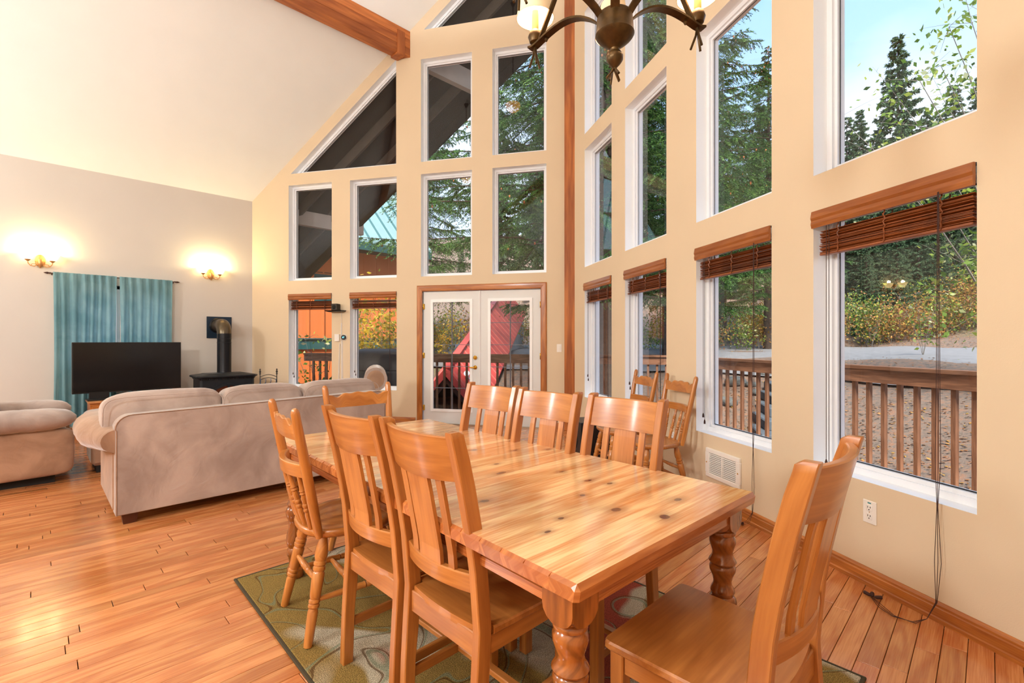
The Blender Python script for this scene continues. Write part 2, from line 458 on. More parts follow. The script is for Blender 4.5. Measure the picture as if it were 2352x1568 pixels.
def span(poly, t):
    zs = []
    n = len(poly)
    for i in range(n):
        (a, za), (b, zb) = poly[i], poly[(i+1) % n]
        if abs(a-b) < 1e-9:
            if abs(a-t) < 1e-6: zs += [za, zb]
        elif min(a, b)-1e-6 <= t <= max(a, b)+1e-6: zs.append(za+(zb-za)*(t-a)/(b-a))
    return (min(zs), max(zs)) if zs else None
def gable(name, P, ops, label):
    ts = sorted({0.0, LW+.0}|{round(t, 4) for _, p in ops for t, _z in p})
    vs = []; fs = []
    def quad(a, b, c, d):
        o = len(vs); vs.extend([a, b, c, d]); fs.append((o, o+1, o+2, o+3))
    for i in range(len(ts)-1):
        t0, t1 = ts[i], ts[i+1]; tm = (t0+t1)/2
        act = []
        for _, p in ops:
            lo, hi = min(q[0] for q in p), max(q[0] for q in p)
            if lo < tm < hi: act.append((span(p, t0+1e-5), span(p, t1-1e-5)))
        act.sort(key=lambda x: x[0][0])
        z0, z1 = 0.0-.05, 0.0-.05
        for (a0, a1), (b0, b1) in act+[((ceil_z(t0)+.02, 0), (ceil_z(t1)+.02, 0))]:
            if a0-z0 > 1e-4 or b0-z1 > 1e-4:
                for off in (0, TH): quad(P(t0, z0, off), P(t1, z1, off), P(t1, b0, off), P(t0, a0, off))
            z0, z1 = a1, b1
    me = MB(); me.add(vs, fs)
    o = me.build(name, M_wall, smooth=False, fixn=False); struct(o, label)
    return o
wall_A = gable('wall_back', PA, opA, 'tan gable wall with the glazed double doors')
wall_B = gable('wall_right', PB, opB, 'tan gable wall with four tall windows beside the table')
wn = 0
WIN = {}
def window(P, kind, poly, idx):
    global wn
    wn += 1
    nm = 'window_%d' % wn
    # reveal lining
    n = len(poly)
    rv = MB()
    for i in range(n):
        (a, za), (b, zb) = poly[i], poly[(i+1) % n]
        rv.add([P(a, za, -.001), P(b, zb, -.001), P(b, zb, GOFF+.02), P(a, za, GOFF+.02)], [(0, 1, 2, 3)])
        rv.add([P(a, za, GOFF+.02), P(b, zb, GOFF+.02), P(b, zb, TH+.01), P(a, za, TH+.01)], [(0, 1, 2, 3)])
    i1 = inset(poly, .035); i2 = inset(poly, .055)
    fr = MB()
    def ring(pa, pb, o0, o1):
        for i in range(n):
            j = (i+1) % n
            fr.add([P(*pa[i], o0), P(*pa[j], o0), P(*pb[j], o0), P(*pb[i], o0), P(*pa[i], o1), P(*pa[j], o1), P(*pb[j], o1), P(*pb[i], o1)],
                   [(0, 1, 2, 3), (7, 6, 5, 4), (3, 2, 6, 7), (0, 4, 5, 1)])
    ring([tuple(p) for p in poly], [tuple(p) for p in i1], GOFF-.03, GOFF+.05)
    ring([tuple(p) for p in i1], [tuple(p) for p in i2], GOFF-.012, GOFF+.04)
    o = fr.build(nm, M_vinyl, smooth=False, fixn=False); struct(o)
    rv.build('reveal', M_white, o, smooth=False, fixn=False)
    gs = MB(); i3 = inset(poly, .062)
    for i in range(n):
        j = (i+1) % n
        gs.add([P(*i2[i], GOFF+.004), P(*i2[j], GOFF+.004), P(*i3[j], GOFF+.004), P(*i3[i], GOFF+.004)], [(0, 1, 2, 3)])
    gs.build('gasket', M_gask, o, smooth=False, fixn=False)
    g = MB(); g.add([P(*p, GOFF+.008) for p in i2], [tuple(range(n))])
    g.build('pane', M_glass, o, smooth=False, fixn=False)
    WIN[(('A' if P is PA else 'B'), kind, idx)] = o
    return o
cnt = {}
for P, ops in ((PA, opA), (PB, opB)):
    for kd, poly in ops:
        if kd == 'door': continue
        k = (P.__name__, kd); cnt[k] = cnt.get(k, -1)+1
        window(P, kd, poly, cnt[k])

# side walls, back wall
cornA = PA(LW, 0); cornB = PB(LW, 0)
WX0, WX1, WZ0, WZ1 = .26, 1.44, .95, 2.06
m = MB()
def wallpiece(x0, x1, z0, z1): m.box(((x0+x1)/2, YL+.07, (z0+z1)/2), (x1-x0, .14, z1-z0))
wallpiece(XB, WX0, -.05, EAVE); wallpiece(WX1, cornA.x+.06, -.05, EAVE); wallpiece(WX0, WX1, -.05, WZ0); wallpiece(WX0, WX1, WZ1, EAVE)
struct(m.build('wall_left', M_wallL, smooth=False), 'beige side wall behind the television and stove')
m = MB(); m.box(((XB+cornB.x)/2, YR-.07, EAVE/2), (cornB.x-XB+.1, .14, EAVE+.1)); struct(m.build('wall_front', M_wall, smooth=False))
m = MB(); m.prism([(XB, YR, -.05), (XB, YL, -.05), (XB, YL, EAVE), (XB, 4.235, EAVE+4.565), (XB, YR, EAVE)], (-.15, 0, 0)); struct(m.build('wall_rear', M_wall, smooth=False))
m = MB()
m.prism([(XB-.1, YL+.15, EAVE-.15), (cornA.x+.1, YL+.15, EAVE-.15), (AP.x+.1, 4.235, EAVE+4.565), (XB-.1, 4.235, EAVE+4.565)], (0, 0, .12))
m.prism([(XB-.1, YR-.15, EAVE-.15), (cornB.x+.1, YR-.15, EAVE-.15), (AP.x+.1, 4.235, EAVE+4.565), (XB-.1, 4.235, EAVE+4.565)], (0, 0, .12))
struct(m.build('ceiling', M_ceil, smooth=False), 'white vaulted ceiling')
# left window behind the curtain
m = MB()
for (x0, x1, z0, z1) in ((WX0, WX1, WZ0, WZ0+.05), (WX0, WX1, WZ1-.05, WZ1), (WX0, WX0+.05, WZ0, WZ1), (WX1-.05, WX1, WZ0, WZ1), (.83, .87, WZ0, WZ1)):
    m.box(((x0+x1)/2, YL+.09, (z0+z1)/2), (x1-x0, .06, z1-z0), .004)
wn += 1; o = m.build('window_%d' % wn, M_vinyl); struct(o)
g = MB(); g.add([(WX0, YL+.1, WZ0), (WX1, YL+.1, WZ0), (WX1, YL+.1, WZ1), (WX0, YL+.1, WZ1)], [(0, 1, 2, 3)]); g.build('pane', M_glass, o, smooth=False, fixn=False)

# floor: sub-floor, single boards near the camera, the rest joined
m = MB(); m.prism([(XB, YR, -.02), (cornB.x, YR, -.02), (AP.x+.1, 4.235, -.02), (cornA.x, YL, -.02), (XB, YL, -.02)], (0, 0, -.08))
floor = struct(m.build('floor', M_gap, smooth=False), 'orange oak strip floor')
boards = []
PW = .0785; y = YR; r = random.Random(3); row = 0
while y < YL:
    yc = y+PW/2
    xe = AP.x-abs(yc-4.235)*math.cos(HA)/math.sin(HA)+.07
    x = -2.2-r.random()
    while x < xe:
        L = r.choice([.35, .6, .75, .9, 1.1, 1.3, 1.5])*r.uniform(.85, 1.15)
        x2 = min(x+L, xe)
        if x2-x < .12 and x2 < xe: x2 = x+.12
        boards.append((x, x2, yc)); x = x2
    y += PW; row += 1
def bscore(b):
    # boards that come close in front of the viewpoint and are not hidden far away
    cx, cyy = (b[0]+b[1])/2, b[2]
    dep = (cx+cyy)*.7071; lat = (cx-cyy)*.7071
    if dep < .6 or abs(lat) > dep*1.25: return -dep
    if dep*.72 < 1.25-0.0 and dep < 1.72: return 0.0
    return (b[1]-b[0])*PW/dep**3
boards.sort(key=bscore, reverse=True)
def board(mb, b):
    mb.box(((b[0]+b[1])/2, b[2], -.006), (b[1]-b[0]-.0028, PW-.002, .012), .0012, axis=0, tone=r.random()**1.0)
for b in boards[:290]:
    mb = MB(); board(mb, b); mb.build('floorboard', M_floor, floor, smooth=False, fixn=False)
mb = MB()
for b in boards[290:]: board(mb, b)
mb.build('floorboard', M_floor, floor, kind='stuff', smooth=False, fixn=False)

# baseboards with a moulded profile
def base(name, p0, p1, inw, label=None):
    prof = [(0, 0), (.017, 0), (.017, .018), (.014, .024), (.014, .062), (.011, .068), (.011, .078), (.004, .09), (0, .092)]
    p0, p1, inw = Vector(p0), Vector(p1), Vector(inw)
    b = MB(); b.loft([[p+inw*a+Vector((0, 0, z)) for a, z in prof] for p in (p0, p1)])
    return struct(b.build(name, M_trim, smooth=False), label)
base('baseboard_right', PB(.09, 0), PB(LW, 0), -nB); base('baseboard_back', PA(2.39, 0), PA(LW, 0), -nA)
base('baseboard_left', (XB, YL, 0), (cornA.x, YL, 0), (0, -1, 0))
base('baseboard_door', PA(.09, 0), PA(.335, 0), -nA)

# corner post and purlins
m = MB(); m.box((AP.x-.01, AP.y-.055, 4.1), (.16, .19, 8.2), .004, tone=.25)
struct(m.build('trim_1', M_beam), 'stained corner post where the two window walls meet')
def purlin(y0, y1, name, lab):
    b = MB()
    for k in range(3):
        z0 = 5.662+k*.135; z1 = z0+.133
        b.box(((XB+ (AP.x-abs(y0-4.235)*.6176))/2+.05, (y0+y1)/2, (z0+z1)/2), (AP.x-abs(y0-4.235)*.6176-XB+.1, abs(y1-y0), z1-z0), .003, axis=0, tone=.3+.25*k)
    o = b.build(name, M_beam); struct(o, lab)
    e = MB(); xe = AP.x-abs((y0+y1)/2-4.235)*.6176
    e.box((xe-.11, (y0+y1)/2, 5.82), (.13, abs(y1-y0)+.03, .36), .004, axis=2, tone=.45); e.build('beam_pocket', M_beam, o)
purlin(6.345, 6.52, 'trim_2', 'heavy stained ceiling beam meeting the gable wall')
purlin(1.95, 2.125, 'trim_3', 'matching ceiling beam above the table side')

# glazed double door in the back gable
def door_leaf(idx, t0, t1, hinge_left):
    z0, z1 = .012, 2.025
    b = MB(); O0, O1 = .018, .06
    gl = (.148 if True else 0)
    a, c = t0+gl, t1-gl; gz0, gz1 = .225, 1.875
    a0, c0 = a-.035, c+.035
    for (p, q, u, v) in ((t0, a, z0, z1), (c, t1, z0, z1), (a, c, z0, gz0), (a, c, gz1, z1)):
        b.add([PA(p, u, O0), PA(q, u, O0), PA(q, v, O0), PA(p, v, O0), PA(p, u, O1), PA(q, u, O1), PA(q, v, O1), PA(p, v, O1)],
              [(0, 1, 2, 3), (7, 6, 5, 4), (0, 4, 5, 1), (3, 2, 6, 7), (0, 3, 7, 4), (1, 5, 6, 2)])
    d = b.build('door_%d' % idx, M_door, smooth=False); struct(d, 'white glazed door leaf with fifteen-light grille' if False else None)
    # raised lite frame
    f = MB()
    out = [(a-.03, gz0-.03), (c+.03, gz0-.03), (c+.03, gz1+.03), (a-.03, gz1+.03)]
    inn = [(a+.012, gz0+.012), (c-.012, gz0+.012), (c-.012, gz1-.012), (a+.012, gz1-.012)]
    for i in range(4):
        j = (i+1) % 4
        f.add([PA(*out[i], O0), PA(*out[j], O0), PA(*out[j], O0-.012), PA(*out[i], O0-.012), PA(*inn[i], O0), PA(*inn[j], O0), PA(*inn[j], O0-.016), PA(*inn[i], O0-.016)],
              [(0, 1, 2, 3), (3, 2, 6, 7), (7, 6, 5, 4)])
    f.build('lite_frame', M_white, d, smooth=False, fixn=False)
    g = MB(); g.add([PA(a, gz0, .035), PA(c, gz0, .035), PA(c, gz1, .035), PA(a, gz1, .035)], [(0, 1, 2, 3)]); g.build('pane', M_glass, d, smooth=False, fixn=False)
    gr = MB(); mt = (a+c)/2
    gr.bar(PA(mt, gz0, .04), PA(mt, gz1, .04), .016, .008)
    for k in range(1, 5):
        zz = gz0+(gz1-gz0)*k/5; gr.bar(PA(a, zz, .04), PA(c, zz, .04), .016, .008)
    gr.build('grille', plain('grille_grey', (112, 112, 120), .5) if 'grille_grey' not in MATS else MATS['grille_grey'], d)
    for zz in (.25, 1.05, 1.8):
        h = MB(); tt = t1 if hinge_left else t0
        h.lathe(PA(tt, zz-.045, .0), PA(tt, zz+.045, .0), [(0, .006), (.02, .007), (.98, .007), (1, .006)], 10)
        h.bar(PA(tt-.014, zz-.04, .012), PA(tt-.014, zz+.04, .012), .028, .003); h.build('hinge', M_brass, d)
    return d
dl = door_leaf(1, 1.352, 2.262, True); dr = door_leaf(2, .436, 1.348, False)
# hardware on the left leaf
for zz, nm in ((1.022, 'deadbolt'), (.875, 'door_handle')):
    h = MB(); c0 = PA(1.43, zz, .018)
    h.lathe(c0, c0-nA*.012, [(0, .031), (.7, .031), (1, .026)], 20)
    h.lathe(c0-nA*.01, c0-nA*.045, [(0, .012), (.6, .012), (1, .012)], 12)
    if nm == 'deadbolt': h.lathe(c0-nA*.01, c0-nA*.03, [(0, .02), (.8, .017), (1, .01)], 16)
    else: h.tube([c0-nA*.045, c0-nA*.05+dA*.03, c0-nA*.048+dA*.09], [.011, .01, .007], 8)
    h.build(nm, M_brass, dl)
m = MB(); t0, t1 = 1.345, 1.355
m.bar(PA(1.35, .01, .012), PA(1.35, 2.025, .012), .03, .012); m.build('astragal', M_white, dr)
m = MB(); m.bar(PA(.42, .006, .05), PA(2.285, .006, .05), .14, .02); struct(m.build('trim_4', plain('threshold_metal', (170, 150, 130), .4, metal=.6)))
# casing
m = MB()
def casing(p0, p1, out_dir):
    prof = [(0, .0), (0, .014), (.02, .016), (.045, .02), (.07, .02), (.088, .014), (.09, 0)]
    p0, p1, o_ = Vector(p0), Vector(p1), Vector(out_dir)
    return p0, p1, o_
tL, tR, zT = 2.275, .43, 2.035
for k, (seg) in enumerate(((('s', tL, 1), ('s', tR, -1), ('h', 0, 0)))):
    b = MB(tone=.4)
    prof = [(0, 0), (0, .012), (.012, .017), (.05, .02), (.075, .02), (.088, .012), (.09, 0)]
    if seg[0] == 's':
        sg = seg[2]
        b.loft([[PA(seg[1]+sg*a, 0, -h) for a, h in prof], [PA(seg[1]+sg*a, zT+a, -h) for a, h in prof]])
    else:
        b.loft([[PA(tL+a, zT+a, -h) for a, h in prof], [PA(tR-a, zT+a, -h) for a, h in prof]])
    struct(b.build('trim_%d' % (5+k), M_trim, smooth=False), ['stained casing left of the double door', 'stained casing right of the double door', 'stained head casing over the double door'][k])
# reveal of the door opening
m = MB(); pl = [(.42, 0), (2.285, 0), (2.285, 2.035), (.42, 2.035)]
for i in range(1, 4):
    (a, za), (b, zb) = pl[i], pl[(i+1) % 4]
    m.add([PA(a, za, -.001), PA(b, zb, -.001), PA(b, zb, TH+.01), PA(a, za, TH+.01)], [(0, 1, 2, 3)])
struct(m.build('trim_8', M_white, smooth=False, fixn=False), 'white jamb of the double door')

# ------------------------------------------------------------------ dining table
KN = [(-0.279, -0.492, .011, 1.5), (-0.028, -0.828, .012, 1.4), (0.029, -0.959, .014, 1.3), (0.199, -0.909, .009, 1.8), (0.166, -0.426, .008, 1.4), (0.150, -0.573, .009, 1.9), (0.179, -0.651, .007, 1.8), (0.002, -0.670, .007, 1.4), (-0.025, -0.278, .010, 2.2), (0.411, -0.122, .009, 1.4), (0.279, -0.028, .008, 1.9), (-0.209, -0.762, .006, 1.6), (-0.310, -0.804, .006, 2.0), (-0.077, -0.127, .010, 1.4), (0.053, -0.160, .007, 1.8), (0.143, 0.108, .008, 1.6), (0.130, 0.196, .008, 1.6), (0.41, 0.959, .010, 2.4), (0.289, 1.0, .008, 2.0), (0.43, 0.137, .009, 1.6), (-.35, .35, .009, 1.5), (-.2, .62, .008, 1.8)]
M_top = wood('knotty_pine_top', (204, 132, 74), (242, 202, 146), .17, stretch=22, freq=2.6, coat=.6, tonevar=.11, contrast=1.25, knots=KN)
M_edge = wood('pine_edge', (144, 72, 30), (196, 122, 64), .25, stretch=8, freq=4, coat=.5, tonevar=.25)
table = thing('dining_table', 'long knotty pine dining table with thick turned legs', 'table', (1.34, 1.641, .008), math.radians(-2.8))
TW, TL, TH0, TZ = .955, 2.10, .038, .742
nb = 25; bw = TL/nb
for k in range(nb):
    yc = -TL/2+(k+.5)*bw
    b = MB(tone=random.random())
    gap = .0001 if k not in (8, 16) else .0012
    x0, x1 = -TW/2, TW/2
    # profile of one board, bevelled over the table's outer edge
    y0, y1 = yc-bw/2+gap, yc+bw/2-gap
    def sec(x, bev):
        c0 = .010 if k == 0 else .0001; c1 = .010 if k == nb-1 else .0001
        return [(x, y0+(.004 if k == 0 else 0), TZ-TH0), (x, y0, TZ-c0-.004), (x, y0+c0, TZ-bev), (x, y1-c1, TZ-bev), (x, y1, TZ-c1-.004), (x, y1-(.004 if k == nb-1 else 0), TZ-TH0)]
    if k in (0, nb-1):   # clipped corners
        b.loft([[(p[0], (p[1] if (p[1] > yc) == (k == 0) else p[1]+(.009 if k == 0 else -.009)), p[2]) for p in sec(x0, .008)], sec(x0+.010, 0), sec(x1-.010, 0), [(p[0], (p[1] if (p[1] > yc) == (k == 0) else p[1]+(.009 if k == 0 else -.009)), p[2]) for p in sec(x1, .008)]])
    else: b.loft([sec(x0, .008), sec(x0+.009, 0), sec(x1-.009, 0), sec(x1, .008)])
    o = b.build('board', [M_top, M_edge], table, smooth=False)
    for pg in o.data.polygons:
        if abs(pg.normal.z) < .8: pg.material_index = 1
for nm, (cx, cyy, sx, sy) in (('apron', (-TW/2+.05, 0, .022, TL-.2)), ('apron', (TW/2-.05, 0, .022, TL-.2)), ('apron', (0, -TL/2+.055, TW-.2, .022)), ('apron', (0, TL/2-.055, TW-.2, .022))):
    b = MB()
    w_, l_, ax_ = (sx, sy, 1) if sy > sx else (sy, sx, 0)
    pr = [(-w_/2, .646), (w_/2, .646), (w_/2, .672), (w_*.2, .673), (w_*.2, .680), (w_/2, .681), (w_/2, .697), (w_*.2, .698), (w_*.2, .705), (-w_*.2, .705), (-w_*.2, .698), (-w_/2, .697), (-w_/2, .681), (-w_*.2, .680), (-w_*.2, .673), (-w_/2, .672)]
    b.loft([[(cx+a_, cyy+e*l_/2, z) if ax_ else (cx+e*l_/2, cyy+a_, z) for a_, z in pr] for e in (-1, 1)])
    b.build(nm, M_edge, table)
LEGP = [(0, .034), (.012, .042), (.035, .044), (.055, .040), (.065, .033), (.09, .031), (.115, .034), (.125, .040), (.14, .043), (.155, .040), (.165, .034), (.18, .041), (.205, .046), (.235, .042), (.27, .033), (.30, .031), (.315, .036), (.325, .042), (.345, .046), (.362, .0465), (.376, .042), (.382, .035), (.388, .037), (.396, .0405), (.408, .037), (.418, .031), (.43, .0295), (.448, .034), (.466, .042), (.478, .0435), (.486, .040), (.489, .037), (.493, .0425), (.499, .0455), (.506, .0425), (.512, .038), (.522, .034), (.534, .0335), (.55, .039), (.566, .0435), (.58, .043), (.588, .038), (.591, .036), (.595, .042), (.602, .0435), (.608, .041), (.612, .036), (.63, .036)]
for sx in (-1, 1):
    for sy in (-1, 1):
        cx, cyy = sx*(TW/2-.075), sy*(TL/2-.085)
        b = MB()
        b.lathe((cx, cyy, 0), (cx, cyy, .63), [(t/.63, r_) for t, r_ in LEGP], 24)
        # top block, faces ending in a rounded tongue
        s_ = .047
        for ax in range(4):
            n_ = Vector((math.cos(ax*PI/2), math.sin(ax*PI/2), 0)); sd = Vector((-n_.y, n_.x, 0))
            c0 = Vector((cx, cyy, 0))+n_*(s_-.022)
            poly = [c0+sd*s_*.999+Vector((0, 0, .704)), c0-sd*s_*.999+Vector((0, 0, .704)), c0-sd*s_*.999+Vector((0, 0, .650))]
            for q in range(1, 8):
                a_ = PI*q/8; poly.append(c0-sd*s_*math.cos(a_)+Vector((0, 0, .650-.040*math.sin(a_))))
            poly.append(c0+sd*s_*.999+Vector((0, 0, .650)))
            b.prism(poly, n_*.022, tone=.5, grain=2)
        b.build('leg', M_legw, table)

# ------------------------------------------------------------------ slat-back chairs
def crv(xs, bow, half): return bow*(1-(xs/half)**2)
def make_slat_chair(name, label, loc, rz, group):
    t = thing(name, label, 'chair', loc, rz, group)
    W = .1885
    def py(z):   # back edge of the rear post
        pts = [(0, -.212), (.2, -.205), (.45, -.19), (.65, -.207), (.85, -.247), (1.015, -.288)]
        for (z0, y0), (z1, y1) in zip(pts, pts[1:]):
            if z <= z1: return y0+(y1-y0)*(z-z0)/(z1-z0)
        return pts[-1][1]
    for sx in (-1, 1):
        b = MB(tone=.5+.2*sx)
        secs = []
        for z in (0, .1, .2, .3, .4, .45, .5, .55, .62, .7, .78, .86, .94, .99, 1.006, 1.014):
            y0 = py(z); d = .042 if z < .3 else .047; w_ = .0165
            d *= 1 if z < .99 else (.93 if z < 1.01 else .7)
            if z > 1.01: w_ = .012
            x = sx*W; c = .003
            y1 = y0+d
            secs.append([(x-w_+c, y0, z), (x+w_-c, y0, z), (x+w_, y0+c, z), (x+w_, y1-c, z), (x+w_-c, y1, z), (x-w_+c, y1, z), (x-w_, y1-c, z), (x-w_, y0+c, z)])
        b.loft(secs); b.build('leg', M_pine, t, ang=40)
        b = MB(); b.box((sx*.187, .185, .213), (.04, .04, .426), .003, tone=.5); b.build('leg', M_pine, t)
    # bowed crest rail, lower rail
    def rail(nm, z0, z1, bow, th, lift=0, tone=.5):
        b = MB(tone=tone); secs = []
        half = W-.012
        for i in range(15):
            x = -half+2*half*i/14; bo = crv(x, bow, half); lo = lift*(1-(x/half)**2)
            def Y(z): return py(z)+.012-bo
            zt = z1
            secs.append([(x, Y(z0-lo), z0-lo), (x, Y(zt)+.0, zt-.003), (x, Y(zt)+.004, zt), (x, Y(zt)+th-.004, zt), (x, Y(zt)+th, zt-.003), (x, Y(z0-lo)+th, z0-lo)])
        b.loft(secs); return b.build(nm, M_pine, t, ang=30)
    rail('crest_rail', .872, .998, .034, .022, .006, .35)
    rail('lower_rail', .548, .602, .034, .024, -.004, .6)
    for (x0, x1) in ((-.112, -.082), (-.056, .056), (.082, .112)):
        b = MB(tone=random.uniform(.3, .8)); secs = []
        bo = crv((x0+x1)/2, .034, W-.012)
        for i in range(7):
            z = .596+(.885-.596)*i/6; y_ = py(z)+.012-bo+.006
            secs.append([(x0, y_, z), (x1, y_, z), (x1, y_+.012, z), (x0, y_+.012, z)])
        b.loft(secs); b.build('slat', M_pine, t, smooth=False)
    # seat with scooped rear edge
    out = []
    for q in range(9):
        x = .165-.33*q/8; out.append((x, -.185+.0+.02*(1-(x/.165)**2)*-1, 0))
    out = [(.220, .2, 0), (.217, .213, 0), (.205, .22, 0), (-.205, .22, 0), (-.217, .213, 0), (-.220, .2, 0), (-.208, -.135, 0), (-.165, -.14, 0), (-.165, -.175, 0)]+[(x/100, -.175-.012*(1-(x/16.5)**2), 0) for x in (-12, -6, 0, 6, 12)]+[(.165, -.175, 0), (.165, -.14, 0), (.208, -.135, 0)]
    b = MB(tone=.4)
    n = len(out)
    def lvl(z, s_): return [(p[0]*s_, p[1]*s_ if p[1] > 0 else p[1], z) for p in out]
    lv = [lvl(.426, .985), lvl(.43, 1), lvl(.444, 1), lvl(.45, .985)]
    vs = [p for l_ in lv for p in l_]; fs = [tuple(range(n))[::-1]]
    for i in range(3):
        for j in range(n): fs.append((i*n+j, i*n+(j+1) % n, (i+1)*n+(j+1) % n, (i+1)*n+j))
    fs.append(tuple(3*n+j for j in range(n)))
    b.add(vs, fs); b.build('seat', M_pine, t, smooth=False)
    b = MB(); b.box((0, -.172, .40), (.342, .022, .07), .003); b.build('apron', M_pine, t); b = MB(); b.box((0, .195, .397), (.335, .02, .056), .003); b.build('apron', M_pine, t)
    for sx in (-1, 1):
        b = MB(); b.box((sx*.19, .005, .397), (.02, .32, .056), .003); b.build('apron', M_pine, t)
        b = MB(); b.box((sx*.188, -.0, .15), (.018, .335, .034), .003); b.build('stretcher', M_pine, t)
    b = MB(); b.box((0, .03, .15), (.36, .03, .02), .003); b.build('stretcher', M_pine, t)
    return t
Q = math.radians
GS = 'slat-back pine chairs around the table'
RUGT = .014
base_slat = make_slat_chair('dining_chair', 'large slat-back pine chair with empty seat at near right end of table', (1.305, .518, RUGT), Q(-1.5), GS)
SLAT = copy_thing(base_slat, 'slat-back pine chair nearest on the left side, in front of the table corner', (1.06, 1.185, RUGT), Q(-91), GS); SLAT.scale = (.95, 1, 1)
SLAT = copy_thing(base_slat, 'slat-back pine chair on left side between another slat-back and turned-spindle chair', (1.055, 1.602, RUGT), Q(-90), GS); SLAT.scale = (.95, 1, 1)
SLAT = copy_thing(base_slat, 'slat-back pine chair across the table, nearest of three on window side', (1.587, 1.145, RUGT), Q(88), GS); SLAT.scale = (.95, 1, 1)
SLAT = copy_thing(base_slat, 'slat-back pine chair across the table, middle of three on window side', (1.562, 1.561, RUGT), Q(90), GS); SLAT.scale = (.95, 1, 1)
SLAT = copy_thing(base_slat, 'slat-back pine chair across the table, farthest of three, before the glazed doors', (1.582, 1.985, RUGT), Q(93), GS); SLAT.scale = (.95, 1, 1)

# ------------------------------------------------------------------ farmhouse chairs with turned spindles
def make_farm_chair(name, label, loc, rz, group):
    t = thing(name, label, 'chair', loc, rz, group)
    def post(s_, z): k = (z-.44)/.545; return Vector((s_*(.178+.034*k), -.165-.105*k, z))
    for s_ in (-1, 1):
        b = MB(tone=.5)
        p0, p1 = post(s_, .43), post(s_, .985)
        b.lathe(p0, p1, [(0, .014), (.05, .018), (.3, .021), (.6, .021), (.85, .019), (.96, .018), (.985, .015), (1, .008)], 14)
        b.build('back_post', M_pine2, t)
    # wavy crest
    b = MB(tone=.35); secs = []; half = .20
    for i in range(41):
        x = -half+2*half*i/40; u = abs(x)/half
        top = .928-.020*math.exp(-((u-.68)/.15)**2)+(.0035*math.cos(2*PI*u/.46) if u < .58 else 0)+.004*(1-u)
        bot = .845+.004*u
        yb = -.165-.105*((.89-.44)/.545)-.018*(1-u*u)-.006
        secs.append([(x, yb+.008, bot), (x, yb-.004, top-.003), (x, yb, top), (x, yb+.012, top), (x, yb+.016, top-.003), (x, yb+.026, bot)])
    b.loft(secs); b.build('crest_rail', M_pine2, t, ang=30)
    b = MB(tone=.55); secs = []; half = .188
    for i in range(21):
        x = -half+2*half*i/20; u = abs(x)/half
        yb = -.165-.105*((.72-.44)/.545)-.05*(1-u*u)
        z0, z1 = .69, .745
        secs.append([(x, yb, z0), (x, yb-.006, z1-.003), (x, yb-.003, z1), (x, yb+.02, z1), (x, yb+.023, z1-.003), (x, yb+.026, z0)])
    b.loft(secs); b.build('mid_rail', M_pine2, t, ang=30)
    for k in range(4):
        x = (-1.5+k)*.085; u = abs(x)/.188
        p1 = Vector((x, -.219-.05*(1-u*u)+.013, .70)); p0 = Vector((x*.86, -.168-.012*(1-u*u), .44))
        b = MB(tone=.45)
        b.lathe(p0, p1, [(0, .011), (.18, .012), (.30, .0135), (.34, .011), (.36, .0145), (.39, .0145), (.41, .011), (.44, .0145), (.47, .0145), (.49, .011), (.58, .0135), (.64, .0105), (.66, .0145), (.69, .011), (.71, .0145), (.74, .011), (.85, .010), (1, .009)], 10)
        b.build('spindle', M_pine2, t)
    # shield-shaped seat
    out = []
    for i in range(40):
        a_ = 2*PI*i/40; cx, sy = math.cos(a_), math.sin(a_)
        e = .62 if sy > 0 else .8
        wx = .222 if sy > 0 else .205
        out.append((math.copysign(abs(cx)**e, cx)*wx, math.copysign(abs(sy)**e, sy)*(.205 if sy > 0 else .205), 0))
    b = MB(tone=.5); n = 40
    lv = []
    for z, s_ in ((.415, .93), (.425, .985), (.44, 1), (.449, .985), (.452, .95), (.448, .86), (.444, .6), (.446, .2)):
        lv.append([(p[0]*s_, p[1]*s_-.005, z) for p in out])
    b.loft(lv); b.build('seat', M_pine2, t, ang=50)
    LP = [(0, .017), (.06, .0185), (.30, .0215), (.33, .018), (.345, .023), (.365, .023), (.375, .0185), (.385, .023), (.405, .023), (.415, .0185), (.44, .0225), (.64, .026), (.66, .021), (.675, .0255), (.70, .0255), (.71, .021), (.72, .0255), (.745, .0255), (.755, .021), (.80, .027), (.88, .024), (.96, .016), (1, .014)]
    feet = {}
    for sx in (-1, 1):
        for sy in (-1, 1):
            top = Vector((sx*.135, sy*.125-.005, .425)); ft = Vector((sx*.198, sy*.205+(-.01 if sy < 0 else 0), 0)); feet[(sx, sy)] = (ft, top)
            b = MB(tone=.5); b.lathe(ft, top, LP, 16); b.build('leg', M_pine2, t)
    def on(k, z): ft, tp = feet[k]; return ft+(tp-ft)*(z/.425)
    SP = [(0, .009), (.2, .012), (.35, .014), (.37, .011), (.39, .016), (.42, .013), (.5, .016), (.58, .013), (.61, .016), (.63, .011), (.65, .014), (.8, .012), (1, .009)]
    for sx in (-1, 1):
        b = MB(); b.lathe(on((sx, -1), .17), on((sx, 1), .17), SP, 10); b.build('stretcher', M_pine2, t)
    b = MB(); b.lathe((on((-1, -1), .17)+on((-1, 1), .17))/2, (on((1, -1), .17)+on((1, 1), .17))/2, SP, 10); b.build('stretcher', M_pine2, t)
    b = MB(); b.lathe(on((-1, -1), .24), on((1, -1), .24), SP, 10); b.build('stretcher', M_pine2, t)
    b = MB(); b.lathe(on((-1, 1), .22), on((1, 1), .22), SP, 10); b.build('stretcher', M_pine2, t)
    return t
GF = 'turned-spindle pine chairs'
bf = make_farm_chair('spindle_chair', 'turned-spindle pine chair at left side of table, on the corner of the rug', (1.03, 2.15, RUGT), Q(-97), GF)
copy_thing(bf, 'turned-spindle pine chair at the far end of table behind the sofa', (1.45, 2.585, RUGT), Q(178), GF)
